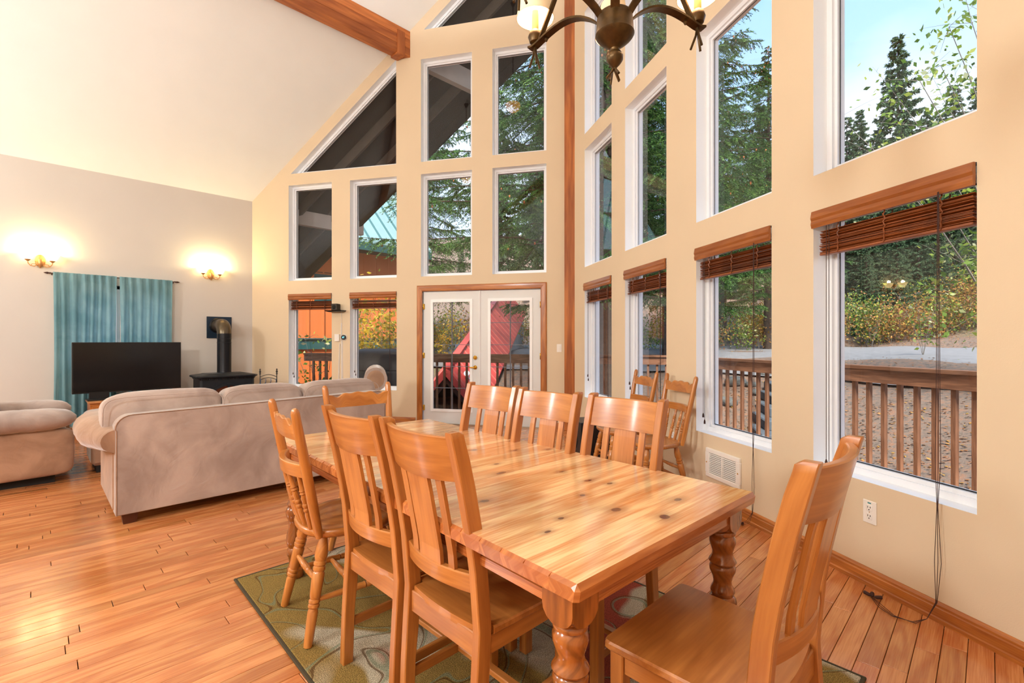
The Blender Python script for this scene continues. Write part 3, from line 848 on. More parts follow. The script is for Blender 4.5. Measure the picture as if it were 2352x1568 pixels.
copy_thing(bf, 'spindle chair against window wall beside the wall heater', (3.625, 1.978, .002), Q(58.3), GF)
copy_thing(bf, 'spindle chair against window wall, farther one before the narrow window', (3.92, 2.474, .002), Q(56), GF)

# ------------------------------------------------------------------ rug
def rug():
    m, n, p, o = newmat('rug_pile')
    t = N(n, 'ShaderNodeTexCoord')
    big = N(n, 'ShaderNodeTexNoise'); big.inputs['Scale'].default_value = 1.6; big.inputs['Detail'].default_value = 1; big.inputs['Distortion'].default_value = .8
    n.links.new(t.outputs['Object'], big.inputs['Vector'])
    sx = N(n, 'ShaderNodeSeparateXYZ'); n.links.new(t.outputs['Object'], sx.inputs[0])
    za = N(n, 'ShaderNodeMath', operation='MULTIPLY_ADD'); za.inputs[1].default_value = .20; n.links.new(sx.outputs[0], za.inputs[0]); n.links.new(big.outputs['Fac'], za.inputs[2])
    zone = rampn(n, za.outputs[0], [(.0, lin((150, 126, 70))), (.47, lin((150, 122, 66))), (.5, lin((196, 184, 158))), (.58, lin((190, 176, 150))), (.61, lin((158, 74, 56))), (1, lin((150, 66, 48)))])
    sw = N(n, 'ShaderNodeTexNoise'); sw.inputs['Scale'].default_value = 2.1; sw.inputs['Detail'].default_value = 0; sw.inputs['Distortion'].default_value = 2.2
    n.links.new(t.outputs['Object'], sw.inputs['Vector'])
    line = rampn(n, sw.outputs['Fac'], [(.0, (0, 0, 0)), (.462, (0, 0, 0)), (.47, (.8, .8, .8)), (.482, (.8, .8, .8)), (.49, (0, 0, 0)), (1, (0, 0, 0))])
    c = mixc(n, line, zone, lin((96, 66, 34)))
    fill = rampn(n, sw.outputs['Fac'], [(.0, (0, 0, 0)), (.49, (0, 0, 0)), (.50, (.6, .6, .6)), (.52, (.6, .6, .6)), (.535, (0, 0, 0)), (1, (0, 0, 0))])
    c = mixc(n, fill, c, lin((120, 136, 108)))
    sp = N(n, 'ShaderNodeTexNoise'); sp.inputs['Scale'].default_value = 260; sp.inputs['Detail'].default_value = 2
    n.links.new(t.outputs['Object'], sp.inputs['Vector'])
    c = mixc(n, .75, c, rampn(n, sp.outputs['Fac'], [(.35, (.35, .35, .35)), (.65, (1.3, 1.3, 1.3))]), 'MULTIPLY')
    n.links.new(c, p.inputs['Base Color']); p.inputs['Roughness'].default_value = 1; p.inputs['Specular IOR Level'].default_value = .1
    bump(n, p, sp.outputs['Fac'], .9, .006)
    t_ = thing('area_rug', 'olive patterned area rug under the dining table', 'rug', (1.475, 1.578, .001), Q(-1.5))
    b = MB(); b.box((0, 0, .0065), (1.50, 2.44, .011), .004); b.build('pile', m, t_)
    e = MB(); 
    for (c0, s0) in (((-.756, 0), (.014, 2.468)), ((.756, 0), (.014, 2.468)), ((0, -1.226), (1.5, .014)), ((0, 1.226), (1.5, .014))):
        e.box((c0[0], c0[1], .006), (s0[0], s0[1], .011), .003)
    e.build('binding', plain('rug_binding', (66, 56, 36), .95), t_)
rug()

# ------------------------------------------------------------------ sofa
def arc(cx, cz, r, a0, a1, n): return [(cx+r*math.cos(a0+(a1-a0)*i/n), cz+r*math.sin(a0+(a1-a0)*i/n)) for i in range(n+1)]
sofa = thing('sofa', 'long tan microsuede three-cushion sofa seen from behind', 'sofa', (1.4, 4.68, 0))
SX0, SX1, SY0 = -1.0, 1.0, -.475     # local; back plane at y=-.475
def soft(o, lv=1, w=.02):
    md = o.modifiers.new('bevel', 'BEVEL'); md.width = w; md.segments = 3; md.limit_method = 'ANGLE'; md.angle_limit = .6
    return o
out = [(-1.012, .075), (-1.012, .655)]+arc(-.925, .665, .095, PI, PI/2, 6)+[(.93, .785)]+arc(.955, .70, .085, PI/2, 0, 6)+[(1.03, .075)]
b = MB(); b.prism([(x, SY0, z) for x, z in out], (0, .14, .0)); o = b.build('back_frame', M_suede, sofa); soft(o, w=.018)
sm = MB(); pts = [(x+.006, SY0-.001, z) for x, z in out]; sm.tube(pts[0:], .003, 6); sm.build('seam_piping', M_suede2, sofa)
b = MB(); b.box((0.01, .02, .21), (1.9, .86, .27), .02); o = b.build('base', M_suede, sofa)
for k, (x0, x1) in enumerate(((-1.07, -.335), (-.335, .30), (.30, 1.03))):
    b = MB(); b.pillow(((x0+x1)/2, -.235, .685), (x1-x0+.01, .25, .435), .45, .28, 44, 26, wr=.035, seed=k*7+1, wf=6, M=Matrix.Rotation(-.12, 3, 'X'))
    o = b.build('back_cushion', M_suede, sofa, ang=80)
    pp = []
    for i in range(33):
        a_ = PI*i/32; ca, sa = math.cos(a_), math.sin(a_)
        pp.append(((x0+x1)/2+math.copysign(abs(ca)**.3, ca)*(x1-x0)/2, -.372, .685+sa**.35*.19))
    q = MB(); q.tube(pp, .0035, 6); q.build('piping', M_suede, o)
    b = MB(); b.pillow(((x0+x1)/2*.93, .15, .41), ((x1-x0)*.93, .60, .19), .4, .25, 28, 14, wr=.02, seed=k); b.build('seat_cushion', M_suede, sofa, ang=80)
for s_ in (-1, 1):
    b = MB()
    # upright of the arm
    b.box((s_*.955, .03, .30), (.13, .88, .45), .03)
    o = b.build('arm', M_suede2 if s_ < 0 else M_suede, sofa)
    secs = []
    for i in range(22):
        u = i/21; yy = -.455+.93*u
        fl = .62+.38*min(1, u*2.2); fl *= (1 if u < .93 else 1-.6*((u-.93)/.07)**2)
        rr = .128*fl; cx = s_*(1.0+.05*min(1, u*2)); cz = .585+.012*math.sin(u*3)
        sec = []
        for k in range(20):
            a_ = 2*PI*k/20; wob = 1+.03*mnoise.noise(Vector((k*.9, u*9, s_)))
            sec.append((cx+rr*1.12*math.cos(a_)*wob, yy, cz+rr*math.sin(a_)*wob))
        secs.append(sec)
    q = MB(); q.loft(secs); q.build('arm_roll', M_suede2 if s_ < 0 else M_suede, o, ang=70)
    for sy in (-1, 1):
        f = MB(); f.loft([[(s_*.93+dx*w_, sy*.40+dy*w_, z) for dx, dy in ((-1, -1), (1, -1), (1, 1), (-1, 1))] for z, w_ in ((0, .036), (.08, .048))])
        f.build('leg', plain('dark_sofa_foot', (74, 34, 20), .4) if 'dark_sofa_foot' not in MATS else MATS['dark_sofa_foot'], sofa, smooth=False)

# pillow-arm armchair at the left edge, facing the stove
def armchair(name, label, loc, rz, L=.95, backlean=.25):
    t = thing(name, label, 'armchair', loc, rz)
    b = MB(); b.box((0, 0, .25), (.9, L, .33), .03); b.build('base', M_suede2, t)
    for s_ in (-1, 1):
        b = MB(); b.pillow((s_*.40, .02, .28), (.20, L+.02, .42), .25, .25, 28, 14, wr=.03, seed=s_); o = b.build('arm', M_suede2, t, ang=80)
        secs = []
        for i in range(30):
            u = i/29; yy = -L/2-.02+(L+.06)*u
            e = (1-abs(2*u-1)**6)**.5 if 0 < u < 1 else .12
            cz = .575+.10*max(0, .42-u)**1.0*2.0
            sec = []
            for k in range(22):
                a_ = 2*PI*k/22; wob = 1+.05*mnoise.noise(Vector((math.cos(a_)*1.2, u*22, s_*5)))
                sec.append((s_*.44+.155*math.cos(a_)*wob*max(e, .2), yy, cz+.10*math.sin(a_)*wob*max(e, .2)))
            secs.append(sec)
        q = MB(); q.loft(secs); q.build('arm_pillow', M_suede, o, ang=80)
    b = MB(); b.pillow((0, -L/2+.25, .62), (.70, .50, .62), .5, .35, 36, 22, wr=.05, seed=4, M=Matrix.Rotation(backlean, 3, 'X')); b.build('back_cushion', M_suede, t, ang=80)
    b = MB(); b.pillow((0, .12, .43), (.64, .72, .22), .45, .3, 30, 14, wr=.03, seed=9); b.build('seat_cushion', M_suede, t, ang=80)
    b = MB(); b.box((0, 0, .04), (.8, L*.8, .08)); b.build('plinth', M_dark, t)
    return t
armchair('armchair', 'tan overstuffed armchair at the left edge facing the stove', (-.27, 6.36, 0), Q(-90), 1.0)
# rolled-back armchair beyond the sofa's far end
t = thing('armchair', 'pale tan armchair with rolled back beyond the far end of the sofa', 'armchair', (2.60, 5.66, 0), Q(61))
# local: faces +y after rotation -> world -x
b = MB(); b.box((0, .06, .27), (.70, .66, .36), .04); b.build('base', M_suede, t)
b = MB(); b.pillow((0, .05, .47), (.6, .66, .16), .4, .3, 24, 12); b.build('seat_cushion', M_suede, t, ang=80)
for s_ in (-1, 1):
    b = MB(); b.box((s_*.36, .03, .38), (.12, .74, .46), .05); b.build('arm', M_suede, t)
b = MB(); secs = []
for i in range(17):
    x = -.36+.72*i/16
    pr = [(x, -.30, .40), (x, -.34, .62), (x, -.40, .78)]
    c0 = Vector((x, -.475, .82))
    prof = [Vector((x, -.22, .40)), Vector((x, -.25, .60)), Vector((x, -.315, .74))]+[c0+Vector((0, math.cos(a_)*.135, math.sin(a_)*.14)) for a_ in [(.12+1.25*k/12)*PI for k in range(13)]]+[Vector((x, -.43, .68)), Vector((x, -.39, .55)), Vector((x, -.36, .40))]
    secs.append(prof)
b.loft(secs); bb = b.build('rolled_back', M_suede, t, ang=60)
for s_ in (-1, 1):
    q = MB(); cen = Vector((s_*.362, -.475, .82)); 
    vs = [cen+Vector((s_*.012, 0, 0))]+[cen+Vector((0, math.cos(2*PI*k/20)*.10, math.sin(2*PI*k/20)*.108)) for k in range(20)]
    q.add(vs, [(0, 1+k, 1+(k+1) % 20) for k in range(20)]); q.build('end_panel', M_suede2, bb, fixn=False)
# ottoman
t = thing('ottoman', 'low tan ottoman between armchair and television', 'ottoman', (.62, 6.35, 0))
b = MB(); b.pillow((0, 0, .47), (.56, .66, .20), .45, .3, 28, 14, wr=.03); b.build('cushion', M_suede, t, ang=80)
b = MB(); b.box((0, 0, .24), (.48, .58, .34), .03); b.build('base', M_suede2, t)
b = MB(); b.box((0, 0, .035), (.4, .5, .07)); b.build('plinth', M_dark, t)

# ------------------------------------------------------------------ television on its low cabinet
t = thing('television', 'black flat-screen television in front of the teal curtains', 'television', (.915, 8.245, 0), Q(4))
b = MB(); b.box((0, .02, .925), (1.17, .045, .66), .004); b.build('casing', M_black, t)
b = MB(); b.box((0, -.004, .928), (1.148, .004, .636), .001); b.build('screen', plain('tv_screen', (16, 16, 18), .16, var=.01), t)
b = MB(); b.box((-.32, .02, .55), (.20, .05, .10), .003); b.box((-.32, .0, .512), (.26, .2, .014), .003); b.box((.32, .02, .55), (.04, .05, .10), .003); b.box((.32, .0, .512), (.26, .2, .014), .003); b.build('stand', M_black, t)
t = thing('tv_cabinet', 'low wooden cabinet under the television', 'cabinet', (.97, 8.22, 0))
b = MB(); b.box((0, 0, .25), (.96, .42, .46), .004); b.build('body', M_trim, t)
b = MB(); b.box((0, 0, .492), (1.0, .46, .024), .004); b.build('top', wood('cabinet_top', (190, 120, 70), (226, 160, 104), .35), t)
for s_ in (-1, 1):
    b = MB(); b.box((s_*.235, -.218, .25), (.44, .016, .40), .003); d = b.build('door', M_trim, t)
    k = MB(); k.lathe((s_*.05, -.226, .28), (s_*.05, -.25, .28), [(0, .006), (.5, .008), (.7, .013), (1, .009)], 10); k.build('knob', M_brass, d)

# ------------------------------------------------------------------ curtains
def curtain(name, x0, x1, z0, z1, seed, amp, waves, label):
    amp *= 1.7
    m_ = MB(); nx, nz = 90, 16; vs = []; fs = []
    for j in range(nz+1):
        v = j/nz; z = z1+(z0-z1)*v
        for i in range(nx+1):
            u = i/nx
            pinch = 1-.06*math.sin(v*PI)*.5
            x = x0+(x1-x0)*(.5+(u-.5)*pinch)
            ph = u*waves*2*PI+1.2*mnoise.noise(Vector((u*3, seed, v*.6)))*2
            a_ = amp*(.55+.45*v)*(1+.5*mnoise.noise(Vector((u*4, seed+5, 0))))
            sn_ = math.sin(ph); y_ = YL-.085-a_*math.copysign(abs(sn_)**.6, sn_)-.006*mnoise.noise(Vector((u*30, v*9, seed)))
            if v < .03: y_ = YL-.075-.5*a_*math.sin(ph*2)
            vs.append((x, y_, z))
    for j in range(nz):
        for i in range(nx):
            o = j*(nx+1)+i; fs.append((o, o+1, o+nx+2, o+nx+1))
    m_.add(vs, fs); o = m_.build(name, M_curt, ang=80, fixn=False)
    return tag(o, label, 'curtain')
curtain('curtain', .17, .82, .12, 2.185, 1, .024, 7, 'left teal curtain panel hanging down beside the television')
curtain('curtain', .85, 1.47, .55, 2.185, 8, .022, 6, 'right teal curtain panel hanging behind the television')
t = thing('curtain_rod', 'thin dark curtain rod with pointed finials above the teal curtains', 'curtain rod', (0, YL-.034, 2.17))
b = MB(); b.lathe((.15, 0, 0), (1.50, 0, 0), [(0, .006), (1, .006)], 8); b.build('rod', M_cord, t)
for x, s_ in ((.15, -1), (1.50, 1)):
    b = MB(); b.lathe((x, 0, 0), (x+s_*.07, 0, 0), [(0, .006), (.1, .012), (.25, .008), (.5, .015), (.8, .008), (1, .002)], 10); b.build('finial', M_cord, t)
    b = MB(); b.bar((x+s_*-.01, 0, 0), (x+s_*-.01, .034, -.02), .01, .01); b.build('bracket', M_cord, t)

# ------------------------------------------------------------------ wood stove with flue
t = thing('wood_stove', 'dark blue-black cast iron stove in the far corner', 'stove', (2.035, 8.22, 0))
b = MB()
b.loft([[(x*s_, y_*s2, z) for x, y_ in ((-.37, -.20), (-.34, -.23), (.34, -.23), (.37, -.20), (.37, .2), (-.37, .2))] for z, s_, s2 in ((.12, .96, .96), (.15, 1, 1), (.16, .97, .97), (.70, .97, .97), (.725, 1.02, 1.02))]); b.build('body', M_iron, t, smooth=False)
b = MB()
b.loft([[(x*s_, y_*s_, z) for x, y_ in ((-.37, -.20), (-.33, -.25), (.33, -.25), (.37, -.20), (.37, .22), (-.37, .22))] for z, s_ in ((.725, 1.0), (.74, 1.08), (.755, 1.09), (.765, 1.05), (.785, .72), (.79, .70))]); b.build('top_plate', M_iron, t, smooth=False)
b = MB()
for k in range(30):
    x = -.34+.68*k/29; b.box((x, -.236, .712), (.012, .012, .016))
b.build('dentil_row', M_iron, t, kind='stuff')
b = MB()
def fan(y_, r0, r1, zc=.40, sy=.85):
    secs = []
    for i in range(25):
        a_ = PI*i/24; secs.append([(r*math.cos(a_), yy, zc+r*sy*math.sin(a_)) for r, yy in ((r0, y_), (r1, y_), (r1, y_-.02), (r0, y_-.02))])
    return secs
b.loft(fan(-.225, .245, .285)); b.bar((-.285, -.235, .40), (.285, -.235, .40), .02, .03); b.box((0, -.238, .51), (.022, .02, .22)); d = b.build('door', M_iron, t)
g = MB(); g.add([(0, -.228, .41)]+[(.25*math.cos(PI*i/20), -.228, .41+.21*math.sin(PI*i/20)) for i in range(21)], [(0, i+1, i+2) for i in range(20)])
g.build('door_glass', plain('stove_glass_brown', (96, 44, 18), .15, var=.4, vscale=9), d, fixn=False)
b = MB()
for s_ in (-1, 1):
    for k in range(3): b.tube([(s_*(.03+.07*k), -.24, .42), (s_*(.08+.05*k), -.24, .50), (s_*(.02+.09*k), -.24, .56-.03*k)], .004, 5)
b.build('tracery', M_iron, d)
for sx in (-1, 1):
    for sy in (-1, 1):
        b = MB(); b.tube([(sx*.32, sy*.17, .13), (sx*.36, sy*.2, .07), (sx*.34, sy*.19, .03), (sx*.37, sy*.21, .0)], [.03, .028, .018, .025], 8); b.build('leg', M_iron, t)
b = MB(); b.box((.08, -.245, .757), (.12, .012, .006)); b.build('lid_handle', M_chrome, t)
t = thing('flue_pipe', 'black stovepipe bending into a square wall plate', 'stovepipe', (2.085, 8.42, .79))
b = MB(); b.lathe((0, 0, 0), (0, 0, .60), [(0, .10), (.02, .098), (.75, .098), (.752, .101), (.77, .101), (.772, .098), (.85, .098), (.852, .101), (.87, .101), (.872, .098), (1, .098)], 28); b.build('pipe', M_pipe, t)
b = MB(); pts = [(0, .0, .59)]+[(.0, .13-.13*math.cos(a_), .60+.13*math.sin(a_)) for a_ in [PI/2*k/6 for k in range(1, 7)]]+[(.0, .375, .73)]
b.tube(pts, [.1]*len(pts), 28); b.build('elbow', plain('elbow_metal', (96, 84, 66), .28, metal=.7), t)
b = MB(); b.box((.02, .367, .70), (.352, .012, .345), .002); b.build('wall_plate', plain('blue_black_plate', (22, 44, 64), .35, metal=.2), t)
b = MB(); b.lathe((0, .375, .73), (0, .33, .73), [(0, .125), (.6, .122), (1, .105)], 24); b.build('collar', M_pipe, t)

# fireplace tools
t = thing('fireplace_tool_rack', 'wrought iron fireplace tool rack beside the window', 'tool rack', (2.47, 7.62, 0), Q(-32))
b = MB()
for x in (-.115, .115):
    b.tube([(x, 0, .0), (x, 0, .80)], .006, 6)
    b.lathe((x, 0, .77), (x, 0, .86), [(0, .006), (.1, .014), (.3, .008), (.5, .016), (.7, .007), (.85, .012), (1, .004)], 8)
for z in (.12, .55): b.tube([(-.115, 0, z), (.115, 0, z)], .005, 6)
for dz in (0, .045): b.tube([(-.115+.23*k/10, 0, .69+dz+.035*math.sin(PI*k/10)) for k in range(11)], .005, 6)
b.build('frame', M_black, t)
for k in range(4):
    x = -.105+.07*k
    b = MB(); b.tube([(x, -.02, .71), (x+.008, -.03, .68), (x, -.03, .64)], .004, 5); b.lathe((x, -.03, .655), (x, -.03, .52), [(0, .004), (.1, .013), (.4, .017), (.75, .012), (1, .006)], 10)
    b.tube([(x, -.03, .52), (x, -.03, .16)], .004, 5)
    if k == 0: b.box((x, -.03, .13), (.05, .006, .09))
    if k == 1: b.lathe((x, -.03, .20), (x, -.03, .08), [(0, .01), (.4, .028), (1, .035)], 10)
    b.build('fire_tool', plain('steel_blue', (70, 84, 110), .3, metal=.8) if 'steel_blue' not in MATS else MATS['steel_blue'], t)

# ------------------------------------------------------------------ wall sconces
M_shade = plain('lit_frosted_glass', (255, 236, 190), .4, emis=(255, 214, 140), es=7.0)
M_sbr = plain('sconce_metal', (200, 150, 96), .4, metal=.6)
def sconce(name, label, loc):
    t = thing(name, label, 'wall lamp', loc, 0, 'wall sconces')
    b = MB(); b.lathe((0, .0, .02), (0, -.018, .02), [(0, .06), (.6, .058), (1, .045)], 20); pl = b.build('back_plate', M_sbr, t); pl.scale = (.85, 1, 1.35)
    b = MB(); b.lathe((0, -.045, .04), (0, -.045, -.075), [(0, .028), (.4, .032), (.7, .025), (.85, .012), (1, .003)], 14); b.bar((0, 0, 0), (0, -.05, 0), .025, .025); b.build('boss', M_sbr, t)
    for s_ in (-1, 1):
        b = MB(); pts = [(s_*.02, -.05, -.03), (s_*.055, -.06, -.055), (s_*.09, -.065, -.05), (s_*.112, -.065, -.02), (s_*.115, -.065, .01)]
        b.tube(pts, .0055, 8); b.tube([(s_*.03, -.055, -.035), (s_*.05, -.06, -.02), (s_*.075, -.06, -.025), (s_*.085, -.062, -.045)], .004, 6)
        b.lathe((s_*.115, -.065, .005), (s_*.115, -.065, .03), [(0, .008), (.4, .02), (1, .034)], 14); a_ = b.build('arm', M_sbr, t)
        g = MB(); g.lathe((s_*.115, -.065, .03), (s_*.115, -.065, .125), [(0, .030), (.25, .048), (.6, .062), (.85, .075), (1, .088)], 20)
        me = g; o = me.build('shade', M_shade, t, fixn=True)
    return t
sc1 = sconce('wall_sconce', 'double-shade wall sconce above left of the curtains', (.05, YL, 2.295))
sc2 = copy_thing(sc1, 'double-shade wall sconce above the stove', (1.985, YL, 2.31), 0, 'wall sconces')
for x, z in ((.05, 2.295), (1.985, 2.31)):
    for s_ in (-1, 1): light('sconce_bulb', 'POINT', (x+s_*.115, YL-.07, z+.15), 6.5, (1, .80, .42), .03)

# ------------------------------------------------------------------ hanging bowl lamps at the ridge (seen mirrored in the glass)
M_bowl = plain('amber_bowl_glass', (255, 190, 110), .4, emis=(255, 168, 84), es=4.0)
def bowl(name, label, loc):
    t = thing(name, label, 'pendant lamp', loc, 0, 'bowl lamps hanging from the ridge')
    b = MB(); b.lathe((0, 0, 0), (0, 0, .16), [(0, .02), (.06, .07), (.3, .12), (.7, .145), (1, .15)], 24); b.build('bowl', M_bowl, t)
    b = MB(); b.lathe((0, 0, .16), (0, 0, 8.1-loc[2]), [(0, .01), (.02, .03), (.03, .012), (1, .012)], 10); b.build('rod', M_bronze, t)
    b = MB(); b.lathe((0, 0, 8.19-loc[2]-.1), (0, 0, 8.19-loc[2]), [(0, .03), (1, .07)], 16); b.build('canopy', M_bronze, t)
    return t
bw1 = bowl('bowl_pendant', 'amber glass bowl lamp hanging from the ridge nearer the windows', (2.64, 4.235, 5.93))
copy_thing(bw1, 'amber glass bowl lamp hanging from the ridge farther back', (-1.59, 4.235, 5.82), 0, 'bowl lamps hanging from the ridge')
for x in (2.64, -1.59): light('bowl_bulb', 'POINT', (x, 4.235, 6.06 if x > 0 else 5.95), 330, (.96, .98, 1.0), .06)

# ------------------------------------------------------------------ chandelier
M_lshade = plain('cream_lamp_shade', (240, 214, 176), .8, emis=(255, 214, 160), es=.08, var=.03)
ch = thing('chandelier', 'antique bronze chandelier with cream shades above the table', 'chandelier', (1.298, .838, 2.24))
b = MB(); b.lathe((0, 0, .065), (0, 0, -.045), [(0, .03), (.02, .050), (.05, .054), (.10, .0555), (.56, .0595), (.60, .061), (.63, .0595), (.72, .052), (.84, .037), (.94, .022), (1, .015)], 32); b.build('hub', M_bronze, ch)
b = MB(); b.lathe((0, 0, -.03), (0, 0, -.105), [(0, .016), (.15, .0165), (.2, .0145), (.3, .0145), (.35, .02), (.5, .0265), (.68, .0255), (.85, .017), (1, .006)], 20); b.build('finial', M_bronze, ch)
b = MB()
for a_ in (0, 2.1, 4.2):
    b.tube([(0, 0, -.10), (.008*math.cos(a_), .008*math.sin(a_), -.115), (.026*math.cos(a_), .026*math.sin(a_), -.135)], .0042, 6)
b.build('tail', M_bronze, ch)
b = MB(); b.lathe((0, 0, .06), (0, 0, 1.2), [(0, .008), (1, .008)], 10); b.lathe((0, 0, .75), (0, 0, .95), [(0, .02), (.5, .035), (1, .015)], 16); b.build('stem', M_bronze, ch)
b = MB()
b.tube([(0, 0, 1.15), (0, 0, roof_z(.838)-2.24)], .006, 8); b.lathe((0, 0, roof_z(.838)-2.24-.03), (0, 0, roof_z(.838)-2.24+.06), [(0, .02), (.3, .06), (1, .065)], 20); b.build('hanging_rod', M_bronze, ch)
for k in range(6):
    ang = Q(-45+19+60*k+.0)   # world angle of the arm
    dr = Vector((math.cos(ang), math.sin(ang), 0)); sd = Vector((-dr.y, dr.x, 0))
    R0, R1 = .05, .345
    b = MB(); secs = []
    for i in range(18):
        u = i/17; rr = R0+(R1-R0)*u
        zz = .045+.045*u+.055*math.sin(PI*min(1, u*1.08)**.85)
        c0 = dr*rr+Vector((0, 0, zz))
        secs.append([c0+sd*.014, c0-sd*.014, c0-sd*.014+Vector((0, 0, .007)), c0+sd*.014+Vector((0, 0, .007))])
    b.loft(secs); arm = b.build('arm', M_bronze, ch, ang=30)
    cpos = dr*.32+Vector((0, 0, .098))
    q = MB(); q.lathe(cpos+Vector((0, 0, .0)), cpos+Vector((0, 0, .055)), [(0, .008), (.15, .02), (.5, .026), (.85, .02), (1, .01)], 18); q.build('ball', M_bronze, arm)
    q = MB()
    for j in range(3):
        a2 = 2*PI*j/3+k; q.tube([cpos+Vector((0, 0, .0)), cpos+Vector((.006*math.cos(a2), .006*math.sin(a2), -.035)), cpos+Vector((.022*math.cos(a2), .022*math.sin(a2), -.078))], .0042, 6)
    q.build('tail', M_bronze, arm)
    q = MB(); q.lathe(cpos+Vector((0, 0, .05)), cpos+Vector((0, 0, .12)), [(0, .0125), (1, .0125)], 14); q.build('candle_sleeve', plain('candle_wood', (214, 168, 104), .5) if 'candle_wood' not in MATS else MATS['candle_wood'], arm)
    q = MB(); secs = []
    for z, r_ in ((.095, .068), (.22, .045)):
        secs.append([cpos+Vector((r_*math.cos(2*PI*j/28), r_*math.sin(2*PI*j/28), z)) for j in range(28)])
    for z, r_ in ((.22, .043), (.095, .066)):
        secs.append([cpos+Vector((r_*math.cos(2*PI*j/28), r_*math.sin(2*PI*j/28), z)) for j in range(28)])
    q.loft(secs, cap=False); q.build('shade', M_lshade, arm, ang=50)
    q = MB(); secs = []
    for i in range(16):     # brace sweeping up from the arm to the stem
        u = i/15; rr = .285*(1-u)**1.3+.012; z = .02+u*.62+.03*math.sin(u*PI)
        c0 = dr*rr+Vector((0, 0, z+.085*(1-u))); secs.append([c0+sd*.009, c0-sd*.009, c0-sd*.009+dr*.007, c0+sd*.009+dr*.007])
    q.loft(secs); q.build('brace', M_bronze, arm, ang=30)
    q = MB(); q.lathe(dr*.27+Vector((0, 0, .105)), dr*.27+Vector((0, 0, .09)), [(0, .004), (.5, .007), (1, .003)], 8); q.build('rivet', M_bronze, arm)

for k in range(6):
    ang = Q(-45+19+60*k); light('chandelier_bulb', 'POINT', (1.298+.32*math.cos(ang), .838+.32*math.sin(ang), 2.24+.27), 2.2, (1, .95, .86), .025)
# ------------------------------------------------------------------ things on the gable walls
def local(P, t_, z_, off=0):  # matrix whose x runs along the wall to the viewer's right, y into the wall, z up
    dd = -dA if P is PA else dB
    nn = nA if P is PA else nB
    M_ = Matrix((dd, nn, Vector((0, 0, 1)))).transposed().to_4x4(); M_.translation = P(t_, z_, off); return M_
def wthing(name, label, cat, P, t_, z_, off=0, group=None):
    o = thing(name, label, cat, group=group); o.matrix_world = local(P, t_, z_, off); return o
t = wthing('light_switch', 'white wall switch between the double door and the corner post', 'switch', PA, .16, 1.17)
b = MB(); b.box((0, -.003, 0), (.07, .006, .115), .002); b.build('plate', M_plate, t)
b = MB(); b.box((0, -.008, 0), (.032, .006, .066), .002); b.build('rocker', M_plate, t)
t = wthing('intercom_box', 'white plastic box on wall left of the round thermostat', 'box', PA, 3.745, 1.325)
b = MB(); b.box((0, -.012, 0), (.085, .024, .115), .003); b.build('case', M_plate, t)
b = MB()
for k in range(4): b.box((.01, -.025, -.03+.02*k), (.04, .002, .004))
b.build('vents', M_door, t)
t = wthing('thermostat', 'round black thermostat with lit blue display', 'thermostat', PA, 3.622, 1.33)
b = MB(); b.lathe((0, 0, 0), (0, -.012, 0), [(0, .050), (1, .050)], 28); b.build('wall_ring', M_plate, t)
b = MB(); b.lathe((0, -.012, 0), (0, -.032, 0), [(0, .041), (.8, .042), (1, .039)], 28); d = b.build('dial', M_black, t)
def textpart(txt, size, mat, parent, loc, rot=(PI/2, 0, 0), name='lettering'):
    c = bpy.data.curves.new(name, 'FONT'); c.body = txt; c.size = size; c.align_x = 'CENTER'; c.align_y = 'CENTER'; c.extrude = .0003
    c.materials.append(mat); o = bpy.data.objects.new(name, c); COL.objects.link(o); o.parent = parent; o.location = loc; o.rotation_euler = rot
    me = bpy.data.meshes.new_from_object(o); bpy.data.objects.remove(o); o = bpy.data.objects.new(name, me); COL.objects.link(o); o.parent = parent; o.location = loc; o.rotation_euler = rot
    return o
textpart('67', .035, plain('display_blue', (120, 230, 255), .5, emis=(110, 225, 255), es=1.6), d, (0, -.0335, 0), name='display')
t = wthing('wall_shelf', 'small dark wall shelf between the two left windows', 'shelf', PA, 3.74, 1.755)
b = MB(); b.loft([[(x*s_, y_*s_ if y_ < 0 else 0, z) for x, y_ in ((-.155, 0), (-.155, -.14), (.155, -.14), (.155, 0))] for z, s_ in ((-.02, .7), (-.008, .93), (.006, 1.0))]); b.build('board', M_black, t, smooth=False)
t = wthing('shelf_speaker', 'small black cube speaker standing on the wall shelf', 'speaker', PA, 3.735, 1.762)
b = MB(); b.box((0, -.065, .052), (.10, .10, .102), .004); b.build('cabinet', plain('speaker_black', (44, 38, 34), .6), t)
b = MB(); b.lathe((0, -.116, .05), (0, -.12, .05), [(0, .036), (1, .03)], 16); b.build('grille', M_dark, t)
for (p, q, r_, lab) in (((3.675, 1.73, .004), (3.69, 1.40), .0, 'white speaker cable running down from the wall shelf'), ):
    b = MB(); b.tube([PA(3.675, 1.735, -.006), PA(3.67, 1.62, -.006), PA(3.668, 1.55, -.006)], .003, 6)
    b.bar(PA(3.668, 1.56, -.008), PA(3.675, 1.29, -.008), .02, .012); b.bar(PA(3.66, 1.285, -.008), PA(3.655, .10, -.008), .028, .014)
    b.bar(PA(3.70, 1.23, -.008), PA(3.74, .10, -.008), .016, .012)
    tag(b.build('cable_cover', M_plate), 'white cable covers running down the wall below the shelf', 'cable cover')
t = wthing('wall_heater', 'cream louvred wall heater low under the third tall window', 'heater', PB, 3.31, .318)
b = MB()
for (c0, s0) in (((0, -.008, .095), (.385, .02, .035)), ((0, -.008, -.095), (.385, .02, .035)), ((-.175, -.008, 0), (.045, .02, .16)), ((.175, -.008, 0), (.045, .02, .16)), ((0, -.008, 0), (.012, .02, .16))): b.box(c0, s0, .004)
b.build('frame', M_plate, t)
b = MB(); b.box((0, -.001, 0), (.31, .004, .165)); b.build('recess', M_dark, t)
